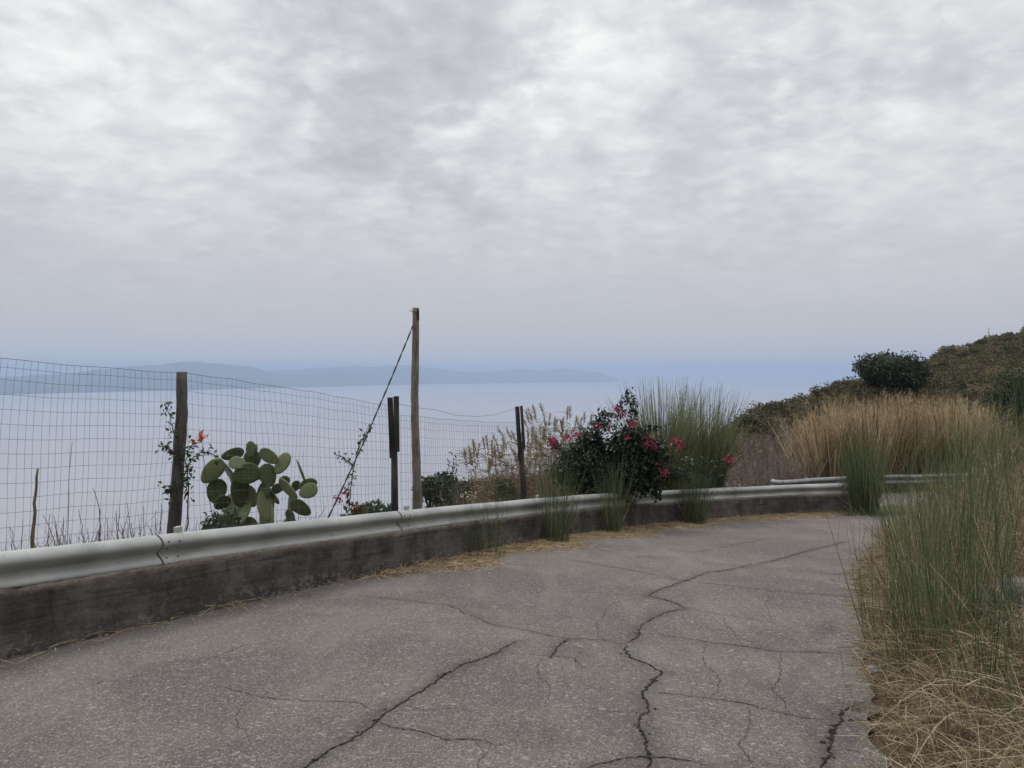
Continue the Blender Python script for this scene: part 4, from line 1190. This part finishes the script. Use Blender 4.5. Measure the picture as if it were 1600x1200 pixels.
tag(g.build('grass', MATS['euphorbia']), 'low bright green grass around the foot of the broom bush', 'grass', None, 'stuff')

# ------------------------------------------------------------------ straw along the wall foot, branch and canes
g = Geo()
s = arclen(wl); N = out_normal(wl)
dens_px = [(560, .05), (640, .2), (690, 1.0), (780, 1.0), (860, .85), (950, .75), (1050, .8), (1100, .85), (1150, .6), (1250, .45), (1330, .4)]
n = 30000
k_ = rng.integers(0, len(wl), n * 3); pxs = 800 + 1200 * wl[k_, 0] / np.maximum(wl[k_, 1], .1)
wgt = np.interp(pxs, [d_[0] for d_ in dens_px], [d_[1] for d_ in dens_px], left=.012) * (wl[k_, 1] > 2)
k_ = k_[rng.random(len(k_)) < wgt]; n = len(k_)
pxs = 800 + 1200 * wl[k_, 0] / np.maximum(wl[k_, 1], .1)
wdth = np.interp(pxs, [560, 690, 800, 950, 1100, 1330], [.25, .62, .78, .66, .70, .45]) * (.75 + .35 * vnoise(arclen(wl)[k_] * 1.1, 0 * k_, 8))
off = .03 + np.abs(rng.normal(size=n)) * wdth * .6
ja = rng.normal(size=n) * .05; off = off + .03
x, y = wl[k_, 0] + N[k_, 0] * off - N[k_, 1] * ja, wl[k_, 1] + N[k_, 1] * off + N[k_, 0] * ja
z = road_z(x, y) + .008 + .09 * rng.random(n) * np.exp(-off / .2)
th = rng.random(n) * 6.283; D = np.stack([np.cos(th), np.sin(th), rng.normal(size=n) * .12 + .04], 1)
ribbons(g, np.stack([x, y, z], 1), D, .08 + .28 * rng.random(n) ** 2, .007, np.stack([rng.normal(size=n) * .05, rng.normal(size=n) * .05, -.03 * np.ones(n)], 1), 4, taper=.3)
tag(g.build('straw', MATS['straw_litter']), 'golden straw litter strewn along the foot of the parapet wall', 'straw', None, 'stuff')
def ground_line(pxs, lift):
    out = []
    for (px, py), l in zip(pxs, lift):
        p_ = to_road(px, py); out.append(np.array([p_[0], p_[1], float(road_z(*p_)) + l]))
    return out
fb = empty('fallen_branch', ground_line([(722, 852)], [0])[0], 'pale bare fallen branch lying against the parapet wall', 'branch')
pa = ground_line([(722, 852), (750, 850), (780, 845), (810, 840), (838, 834)], [.02, .03, .06, .14, .26])
g = Geo(); q_ = np.linspace(0, 4, 24); c = np.stack([np.interp(q_, range(5), np.array(pa)[:, k2]) for k2 in range(3)], 1); c[:, 2] += .02 * np.sin(q_ * 2.4)
tube(g, c, np.linspace(.012, .006, 24), 6); g.build('stem', MATS['pale_branch'], fb)
for k2, dv in ((13, (.35, .05, .06)), (9, (.1, .12, .22)), (17, (.18, .05, .12))):
    g = Geo(); e = c[k2] + np.array(dv); tube(g, np.array([c[k2], (c[k2] + e) / 2 + [0, 0, .02], e]), [.006, .005, .003], 5); g.build('twig', MATS['pale_branch'], fb)
cn = [U(p_[0], p_[1], 15.0) for p_ in ((884, 832), (891, 805), (897, 786))]
cn[0][2] = float(road_z(cn[0][0], cn[0][1]))
stalks('dry_cane', [cn, [cn[0] + [.03, 0, 0], cn[1] + [.02, 0, 0], U(894, 810, 15.0)], [cn[0] + [-.02, 0, 0], cn[1] + [.07, 0, -.05], U(902, 792, 15.0)]], 'pale dry canes leaning on the guardrail left of the bougainvillea', 'cane', 'dry_cane', w_=.022)

# ------------------------------------------------------------------ beyond the far rail: golden reeds, grey brush
g = Geo(); n = 11000; nc = 70
cpx = rng.uniform(1268, 1528, nc); cd = rng.uniform(27.2, 33, nc); ck = rng.integers(0, nc, n)
rr_ = np.abs(rng.normal(size=n)) * .34; ra = rng.random(n) * 6.283
x = (cpx[ck] - 800) / 1200 * cd[ck] + np.cos(ra) * rr_; d = np.maximum(cd[ck] + np.sin(ra) * rr_, 26.9); px = 800 + 1200 * x / d; z = ground_z(x, d)
topy = np.interp(cpx[ck], [1235, 1255, 1290, 1340, 1400, 1460, 1500, 1545], [706, 672, 648, 636, 622, 622, 626, 664]) + (13 * rng.normal(size=nc))[ck]
ht = EYE + (580 - topy) / 1200 * 30 - z
L = np.maximum(ht, .5) * (.62 + .42 * rng.random(n) ** .7)
a = np.where(rng.random(n) < .7, ra, rng.random(n) * 6.283)
D = np.stack([rng.normal(size=n) * .10 + np.cos(ra) * rr_ * .25, rng.normal(size=n) * .1 + np.sin(ra) * rr_ * .25, np.ones(n)], 1)
bd = np.stack([np.cos(a), np.sin(a), -.55 + 0 * a], 1) * (L * .24 * rng.random(n) ** 1.5)[:, None]
tn = np.clip(.5 + (.22 * rng.normal(size=nc))[ck] + .30 * rng.normal(size=n), 0, 1)
tips = ribbons(g, np.stack([x, d, z - .05], 1), D, L, .042 * (.4 + .8 * rng.random(n)), bd, 6, tint=tn, taper=.5)
kk = rng.random(n) < .35; tp = tips[kk]; m2 = len(tp)
for rep in range(5):
    ribbons(g, tp - np.array([0, 0, 1.0]) * (rng.random(m2) * .35)[:, None], rng.normal(size=(m2, 3)) * .45 + np.array([0, 0, 1]), .22, .016, rng.normal(size=(m2, 3)) * .06 + np.array([0, 0, -.06]), 2, tint=np.clip(tn[kk] + .25, 0, 1))
tag(g.build('dry_reeds', MATS['golden_reed']), 'golden brown stand of dry reeds behind the far guardrail', 'reeds', None, 'stuff')
g = Geo(); n = 1100
px = np.concatenate([rng.normal(1470, 25, n // 2), rng.uniform(1380, 1540, n - n // 2)]); d = rng.uniform(26.9, 28.0, n); x = (px - 800) / 1200 * d; z = ground_z(x, d)
L = np.interp(px, [1380, 1440, 1500, 1540], [1.2, 2.2, 2.4, 2.0]) * (.6 + .5 * rng.random(n)); a = rng.random(n) * 6.283
ribbons(g, np.stack([x, d, z - .05], 1), np.stack([rng.normal(size=n) * .16, rng.normal(size=n) * .1, np.ones(n)], 1), L, .030, np.stack([np.cos(a), np.sin(a), -.5 + 0 * a], 1) * (L * .3 * rng.random(n))[:, None], 5, taper=.5)
tag(g.build('green_reeds', MATS['tall_grass']), 'greener reeds mixed in front of the golden stand behind the far guardrail', 'reeds', None, 'stuff')

g = Geo(); n = 2200
k_ = rng.integers(0, len(FR), n); off = rng.uniform(.05, 1.0, n); x = FR[k_, 0] + rng.normal(size=n) * .2; d = FR[k_, 1] + off; z = np.maximum(ground_z(x, d), plane(d) - .3)
ribbons(g, np.stack([x, d, z - .03], 1), np.stack([rng.normal(size=n) * .4, rng.normal(size=n) * .4, np.ones(n)], 1), .2 + .45 * rng.random(n), .022, rng.normal(size=(n, 3)) * .08, 4)
tag(g.build('low_weeds', MATS['scrub_dark']), 'low dark weeds under and behind the far guardrail', 'weeds', None, 'stuff')

g = Geo(); n = 4200
px = rng.uniform(1095, 1275, n); d = rng.uniform(26.5, 40, n); x = (px - 800) / 1200 * d; z = ground_z(x, d)
L = (.8 + .9 * rng.random(n)) * np.interp(px, [1095, 1150, 1275], [.7, 1, 1.1])
D = np.stack([rng.normal(size=n) * .32, rng.normal(size=n) * .32, np.ones(n)], 1); P = np.stack([x, d, z - .05], 1); bd = rng.normal(size=(n, 3)) * .15
ribbons(g, P, D, L, .024, bd, 4, taper=.5)
for rep in range(3):
    tp = .35 + .6 * rng.random(n); Pb = P + unit(D) * (L * tp)[:, None] + bd * (tp ** 2)[:, None]
    ribbons(g, Pb, unit(D) + rng.normal(size=(n, 3)) * .6, .35 * rng.random(n) + .08, .022, rng.normal(size=(n, 3)) * .05, 2)
tag(g.build('dry_brush', MATS['grey_brush']), 'grey brown leafless brush on the slope left of the golden reeds', 'brush', None, 'stuff')

# ------------------------------------------------------------------ hillside scrub
def scrub_field(name, mat, n_sh, leaf_n, sizes, label, seed, ulo, uhi, lsz):
    r = np.random.default_rng(seed); g = Geo()
    u = r.uniform(ulo, uhi, n_sh); tpos = r.random(n_sh) ** .85
    dc = np.interp(u, HU, HD) + 3; df = np.interp(u, [640, 900, 1100, 1250, 1600], [62, 50, 33, 36, 33])
    d = df + (dc - df) * tpos; x = (u - 800) / 1200 * d
    rad = sizes[0] + (sizes[1] - sizes[0]) * r.random(n_sh) ** 2
    z = ground_z(x, d)
    proto = [shrub_pts(np.zeros(3), (1, 1, 1), leaf_n, 7, r)[0] for _ in range(10)]
    pid = r.integers(0, 10, n_sh); P, T_, S_ = [], [], []
    for i_ in range(n_sh):
        p = proto[pid[i_]].copy(); a = r.random() * 6.283; ca, sa = math.cos(a), math.sin(a)
        p = np.stack([p[:, 0] * ca - p[:, 1] * sa, p[:, 0] * sa + p[:, 1] * ca, p[:, 2] * .75 + .25], 1) * rad[i_]
        P.append(p + np.array([x[i_], d[i_], z[i_]])); T_.append(np.clip(r.random() * .8 + .25 * r.random(leaf_n), 0, 1)); S_.append(np.full(leaf_n, lsz * (.5 + .5 * d[i_] / 60)))
    P = np.concatenate(P)
    leaves(g, P, np.concatenate(S_) * (.6 + .8 * r.random(len(P))), np.concatenate(T_), .5, .7)
    return tag(g.build(name, MATS[mat]), label, 'scrub', None, 'stuff')
scrub_field('hill_scrub', 'scrub', 3200, 80, (.4, 1.4), 'olive and tan scrub covering the hillside on the right', 101, 680, 2000, .17)
foliage('scrub_olive', (.045, .055, .026), (.095, .108, .05), (.19, .195, .095), .2, .8, .2)
scrub_field('olive_scrub', 'scrub_olive', 900, 90, (.4, 1.2), 'olive green bushes mixed into the hillside scrub', 104, 1120, 2000, .16)
scrub_field('dark_scrub', 'scrub_dark', 420, 110, (.4, 1.1), 'dark green low bushes scattered through the hillside scrub', 102, 680, 2000, .17)
scrub_field('brown_scrub', 'scrub_brown', 1300, 80, (.4, 1.2), 'brown withered scrub patches on the right hillside', 103, 1120, 2000, .16)

def tree(px, py_base, d, wpx, hpx, n, lsz, mat, label, cat='tree', lumps=34):
    x, y = at(px, d); z0 = gz(x, y); zt = U(px, py_base - hpx, d)[2]; H = zt - z0; W = wpx / 1200 * d / 2
    root = empty('carob_tree', (x, y, z0), label, cat)
    g = Geo(); tp = np.array([[x, y, z0 - .3], [x + .1, y, z0 + H * .2], [x - .05, y + .05, z0 + H * .45]])
    tube(g, tp, [.28, .2, .14], 8, wob=.06)
    c = np.array([x, y, z0 + H * .36]); p, k_, K = shrub_pts(c, (W, W * .9, H * .62), n, lumps, shell=.5)
    for _ in range(12):
        e = p[rng.integers(0, n)]; t_ = np.linspace(0, 1, 6)[:, None]; q_ = tp[1] * (1 - t_) + e * t_; q_[:, 2] += .2 * np.sin(t_[:, 0] * 3.14)
        tube(g, q_, np.linspace(.11, .02, 6), 5)
    g.build('trunk', MATS['bark'], root)
    g = Geo(); lt = rng.random(K); p[:, 2] = np.maximum(p[:, 2], z0 + .1)
    leaves(g, p, lsz * (.6 + .8 * rng.random(n)), np.clip(lt[k_] * .7 + .3 * rng.random(n), 0, 1), .6)
    g.build('crown', MATS[mat], root)
tree(1392, 616, 62, 122, 74, 15000, .24, 'carob', 'broad dark green round tree standing on the hill skyline')
leaf_shrub('shrub', *at(1165, 43.5), (1.15, 1.0, .95), 2600, .14, 'scrub_dark', 'dark bush at the low left end of the hill skyline', 'shrub', lumps=18)
leaf_shrub('shrub', *at(1215, 50), (1.0, 1.0, .8), 1500, .15, 'scrub_dark', 'small dark bush on the hill slope above the grey brush', 'shrub', lumps=14)
leaf_shrub('shrub', *at(1597, 37), (1.7, 1.5, 2.6), 5200, .15, 'carob', 'tall dark green bush at the right picture edge below the hill', 'shrub', lumps=26, lift=.8)
leaf_shrub('shrub', *at(1283, 62), (.9, .9, .7), 1100, .16, 'scrub', 'yellowish bush on the skyline left of the round tree', 'shrub', lumps=12)
leaf_shrub('shrub', *at(1316, 66), (1.5, 1.2, .7), 1700, .18, 'red_weed', 'rusty bush on the skyline touching the round tree', 'shrub', lumps=14)
for px, d, lab in [(1482, 106, 'dark pointed bush on the skyline right of the round tree'), (1530, 112, 'dark skyline bush left of the hill pole'), (1575, 126, 'dark skyline bush right of the hill pole')]:
    leaf_shrub('shrub', *at(px, d), (1.0, 1.0, .8), 700, .26, 'scrub_dark', lab, 'shrub', lumps=10)
# pole and ruin wall on the hill
hp = at(1543, 112); z0 = gz(*hp); up_ = empty('utility_pole', (hp[0], hp[1], z0), 'thin bare utility pole near the top of the hill', 'pole')
g = Geo(); tube(g, np.array([[hp[0], hp[1], z0 - .4], [hp[0], hp[1], U(1543, 512, 112)[2]]]), [.10, .06], 8); g.build('shaft', MATS['stone_pale'], up_)
rw = at(1501, 100); z0 = gz(*rw)
g = Geo()
box(g, (rw[0] + .1, rw[1], z0 + .3), (1.5, .4, .8), bev=.05); box(g, (rw[0] - .72, rw[1], z0 + .4), (.22, .5, 1.3), bev=.05); box(g, (rw[0] + .1, rw[1] + .0, z0 + .80), (1.3, .5, .2), bev=.04)
tag(g.build('ruined_wall', MATS['stone_pale'], loc=(rw[0], rw[1], z0)), 'small pale ruined stone wall on the hillside', 'wall')
# white house down the slope, mostly hidden
hx, hy = at(733, 74); hz0 = U(733, 792, 74)[2]
hs = empty('white_house', (hx, hy, hz0), 'small white house far below, peeping over the guardrail', 'house')
g = Geo(); box(g, (hx, hy, hz0 + .1), (1.5, 2.2, 1.9), bev=.03); g.build('wall', MATS['whitewash'], hs)
g = Geo()
rfz = hz0 + 1.05
g.add([[hx - .85, hy - 1.3, rfz], [hx + .85, hy - 1.3, rfz], [hx + .85, hy + 1.3, rfz], [hx - .85, hy + 1.3, rfz], [hx - .85, hy - 1.3, rfz + .12], [hx + .85, hy - 1.3, rfz + .12], [hx + .85, hy + 1.3, rfz + .2], [hx - .85, hy + 1.3, rfz + .2]],
      [(0, 3, 2, 1), (4, 5, 6, 7), (0, 1, 5, 4), (1, 2, 6, 5), (2, 3, 7, 6), (3, 0, 4, 7)]); g.build('roof', MATS['whitewash'], hs, smooth=False)
g = Geo(); box(g, (hx + .25, hy - 1.1, hz0 + .3), (.4, .06, .6)); g.build('window', MATS['dark_glass'], hs)

# ------------------------------------------------------------------ right bank
gr = 'green broom plants on the right bank'
BANK = [  # x, y, stems, height, spread, label
    (2.78, 5.35, 36, .95, .17, 'low thin green stems leaning out over the road edge'),
    (2.98, 5.2, 125, 1.35, .24, 'thick green stems nearest the road edge, in front of the bank'),
    (3.4, 5.8, 165, 1.75, .28, 'tall green broom plant left of the grey boulder'),
    (3.95, 7.0, 150, 1.65, .32, 'tall green broom plant farther along the road edge'),
    (3.15, 4.45, 54, 1.25, .22, 'green stems in front of the grey boulder'),
    (3.0, 3.75, 42, 1.05, .2, 'green stems in the lower right corner among fallen straw'),
    (4.9, 8.3, 60, 1.55, .36, 'green broom plant behind the road edge dry grass'),
    (4.7, 6.6, 40, 1.75, .34, 'tall green broom plant behind the boulder'),
    (5.75, 8.6, 138, 1.95, .42, 'tallest green broom plant at the right edge of the bank'),
    (6.3, 10.6, 132, 1.8, .45, 'green broom plant on the bank under the dark hillside bush'),
    (5.75, 11.3, 84, 1.35, .35, 'green broom plant beside the road where it bends'),
    (2.55, 3.7, 34, 1.0, .16, 'green stems at the bottom picture edge beside the road'),
    (2.75, 4.4, 46, 1.15, .18, 'green stems by the road edge just before the crumpled wrapper'),
    (2.75, 3.45, 60, 1.15, .2, 'green stems in the bottom right picture corner'),
    (3.3, 4.2, 36, 1.3, .22, 'green stems at the right picture edge in front of the boulder'),
    (3.15, 6.35, 80, 1.25, .22, 'slender green stems arching over the asphalt near the wrapper'),
    (7.9, 12.9, 144, 2.0, .5, 'distant green broom plant before the far guardrail'),
]
for x, y, n, h, sp_, lab in BANK:
    rods('broom_plant', x, y, n, h, sp_, lab, 'plant', gr, wdt=.0062, lean=.20, curl=.28, dryfrac=.2)

# dry grass on the bank
g = Geo(); n = 120000
k_ = rng.integers(0, len(RL), n * 2); k_ = k_[(RL[k_, 1] > 2.2) & (RL[k_, 1] < 19)]; n = len(k_)
off = .04 + 4.6 * rng.random(n) ** 1.15
Nr = out_normal(RL)
jit = rng.normal(size=(n, 2)) * .12
x, y = RL[k_, 0] + Nr[k_, 0] * off + jit[:, 0], RL[k_, 1] + Nr[k_, 1] * off + jit[:, 1]
den_ = vnoise(x * 1.6, y * 1.6, 15) + .7 * rng.normal(size=n); kp = (den_ > -.45)
rk = np.hypot(x - 3.62, y - 5.25) > .30
x, y, off = x[kp & rk], y[kp & rk], off[kp & rk]; n = len(x)
z = ground_z(x, y); a = rng.random(n) * 6.283
up_ = np.clip(.45 + .8 * off / 1.4, .45, 1.25)
L = (.14 + .40 * rng.random(n)) * up_ * 1.15
D = np.stack([np.cos(a) * .75 * rng.random(n), np.sin(a) * .75 * rng.random(n), .8 + 0 * a], 1)
bd = np.stack([np.cos(a), np.sin(a), -.9 + 0 * a], 1) * (L * .95 * rng.random(n))[:, None]
L = L * (1 + .55 * ((off > 1.1) & (rng.random(n) < .12)))
ribbons(g, np.stack([x, y, z - .02], 1), D, L, .0055, bd, 5, tint=np.clip(.40 + .3 * vnoise(x * 2.2, y * 2.2, 16) + .30 * rng.normal(size=n), 0, 1), taper=.5)
# taller seed-bearing stems
m2 = 2600; kk = rng.integers(0, n, m2); kk = kk[off[kk] > .7]; m2 = len(kk)
L2 = (.5 + .6 * rng.random(m2)) * np.clip(.7 + off[kk] * .2, .7, 1.35); a = rng.random(m2) * 6.283
bd = np.stack([np.cos(a), np.sin(a), -.5 + 0 * a], 1) * (L2 * .4 * rng.random(m2))[:, None]
tips = ribbons(g, np.stack([x, y, z], 1)[kk], np.stack([np.cos(a) * .2, np.sin(a) * .2, 1 + 0 * a], 1), L2, .0055, bd, 6, taper=.3)
for rep in range(7):
    ribbons(g, tips - np.array([0, 0, .14]) * rng.random((m2, 1)), rng.normal(size=(m2, 3)) * .5 + np.array([0, 0, .8]), .07, .005, rng.normal(size=(m2, 3)) * .02, 2)
# straw lying flat, over the road edge too
m3 = 9000; k_ = rng.integers(0, len(RL), m3 * 3); k_ = k_[(RL[k_, 1] > 2.0) & (RL[k_, 1] < 12)][:m3]; m3 = len(k_)
off = -.06 + 1.9 * rng.random(m3) ** 1.2 + .10 * vnoise(RL[k_, 1] * 2.0, 0 * RL[k_, 1], 17)
ja = rng.normal(size=m3) * .08; x3, y3 = RL[k_, 0] + Nr[k_, 0] * off - Nr[k_, 1] * ja, RL[k_, 1] + Nr[k_, 1] * off + Nr[k_, 0] * ja; z3 = np.maximum(ground_z(x3, y3), np.where(off < .06, road_z(x3, y3), -99)) + .012 + .07 * rng.random(m3) * (off > .05)
a = rng.random(m3) * 6.283; l3 = .06 + .34 * rng.random(m3) ** 1.8
l3 = np.where(off < .05, l3 * .55, l3)
ribbons(g, np.stack([x3, y3, z3], 1), np.stack([np.cos(a), np.sin(a), .28 * rng.normal(size=m3) * (off > .05) + .02], 1), l3, .006, np.stack([rng.normal(size=m3) * .09, rng.normal(size=m3) * .09, -.03 + 0 * a], 1), 5, taper=.25)
tag(g.build('dry_grass', MATS['dry_straw']), 'tangled tan dry grass and straw covering the right bank', 'grass', None, 'stuff')

# arching dry stems over the bank (big bent straw blades)
g = Geo(); n = 260
k_ = rng.integers(0, len(RL), n * 6); k_ = k_[(RL[k_, 1] > 2.6) & (RL[k_, 1] < 10)][:n]; n = len(k_); off = .25 + 2.4 * rng.random(n)
x, y = RL[k_, 0] + Nr[k_, 0] * off, RL[k_, 1] + Nr[k_, 1] * off; z = ground_z(x, y); a = rng.random(n) * 6.283; L = .4 + .5 * rng.random(n)
ribbons(g, np.stack([x, y, z], 1), np.stack([np.cos(a) * .5, np.sin(a) * .5, 1 + 0 * a], 1), L, .011, np.stack([np.cos(a) * .5, np.sin(a) * .5, -1.25 + 0 * a], 1) * L[:, None], 9, taper=.4)
tag(g.build('bent_straw', MATS['plume']), 'pale arching straw blades bending over the dry bank', 'grass', None, 'stuff')

# boulder, litter, pebbles
v = ICO4[0].copy(); nz = .16 * vnoise(v[:, 0] * 1.1 + 3, v[:, 1] * 1.1 + v[:, 2] * 1.3, 81) + .06 * vnoise(v[:, 0] * 3, v[:, 1] * 3 + v[:, 2] * 2.5, 82)
v = v * (1 + nz)[:, None] * np.array([.34, .30, .27])
bp = (3.62, 5.25); g = Geo(); g.add(v + np.array([bp[0], bp[1], gz(*bp) + .09]), tris=ICO4[1])
tag(g.build('boulder', MATS['rock'], loc=(bp[0], bp[1], gz(*bp))), 'grey weathered boulder half buried in dry grass on the right bank', 'rock')
lp = to_road(1364, 1051); v = ICO3[0].copy(); r_ = np.random.default_rng(5)
nz = .3 * np.sign(vnoise(v[:, 0] * 2.4, v[:, 1] * 2.4 + v[:, 2] * 2, 84)) * r_.random(len(v)) * .7
v = v * (1 + nz)[:, None] * np.array([.042, .032, .026])
g = Geo(); g.add(v + np.array([lp[0], lp[1], float(road_z(*lp)) + .022]), tris=ICO3[1])
tag(g.build('litter', MATS['litter'], loc=(lp[0], lp[1], float(road_z(*lp))), smooth=False), 'small crumpled grey wrapper lying at the right road edge', 'litter')
# sandy straw patch on the far bend
g = Geo(); n = 2600; u_ = rng.normal(size=n) * .75 + 12.1; w_ = rng.normal(size=n) * .16 + 22.55
a = rng.random(n) * 6.283
ribbons(g, np.stack([u_, w_, road_z(u_, w_) + .01 + .05 * rng.random(n)], 1), np.stack([np.cos(a), np.sin(a), .1 + 0 * a], 1), .14, .013, np.zeros((n, 3)), 2)
tag(g.build('straw', MATS['plume']), 'pale straw patch on the far road bend beside the broom bush', 'straw', None, 'stuff')

# ------------------------------------------------------------------ haze
g = Geo(); hs_ = S + 400.0
zl_, zh_ = SEA - 30, 114.0
c = np.array([[sx * hs_, sy * hs_, z] for z in (zl_, zh_) for sy in (-1, 1) for sx in (-1, 1)])
g.add(c, [(0, 2, 3, 1), (4, 5, 7, 6), (0, 1, 5, 4), (2, 6, 7, 3), (0, 4, 6, 2), (1, 3, 7, 5)])
m, t = new_mat('haze_air')
pvn = t.n('ShaderNodeVolumePrincipled', {'Color': (.46, .58, .765, 1), 'Density': 1.95e-4, 'Anisotropy': .2})
t.n('ShaderNodeOutputMaterial', {'Volume': pvn})
tag(g.build('haze', m, smooth=False), kind='stuff')
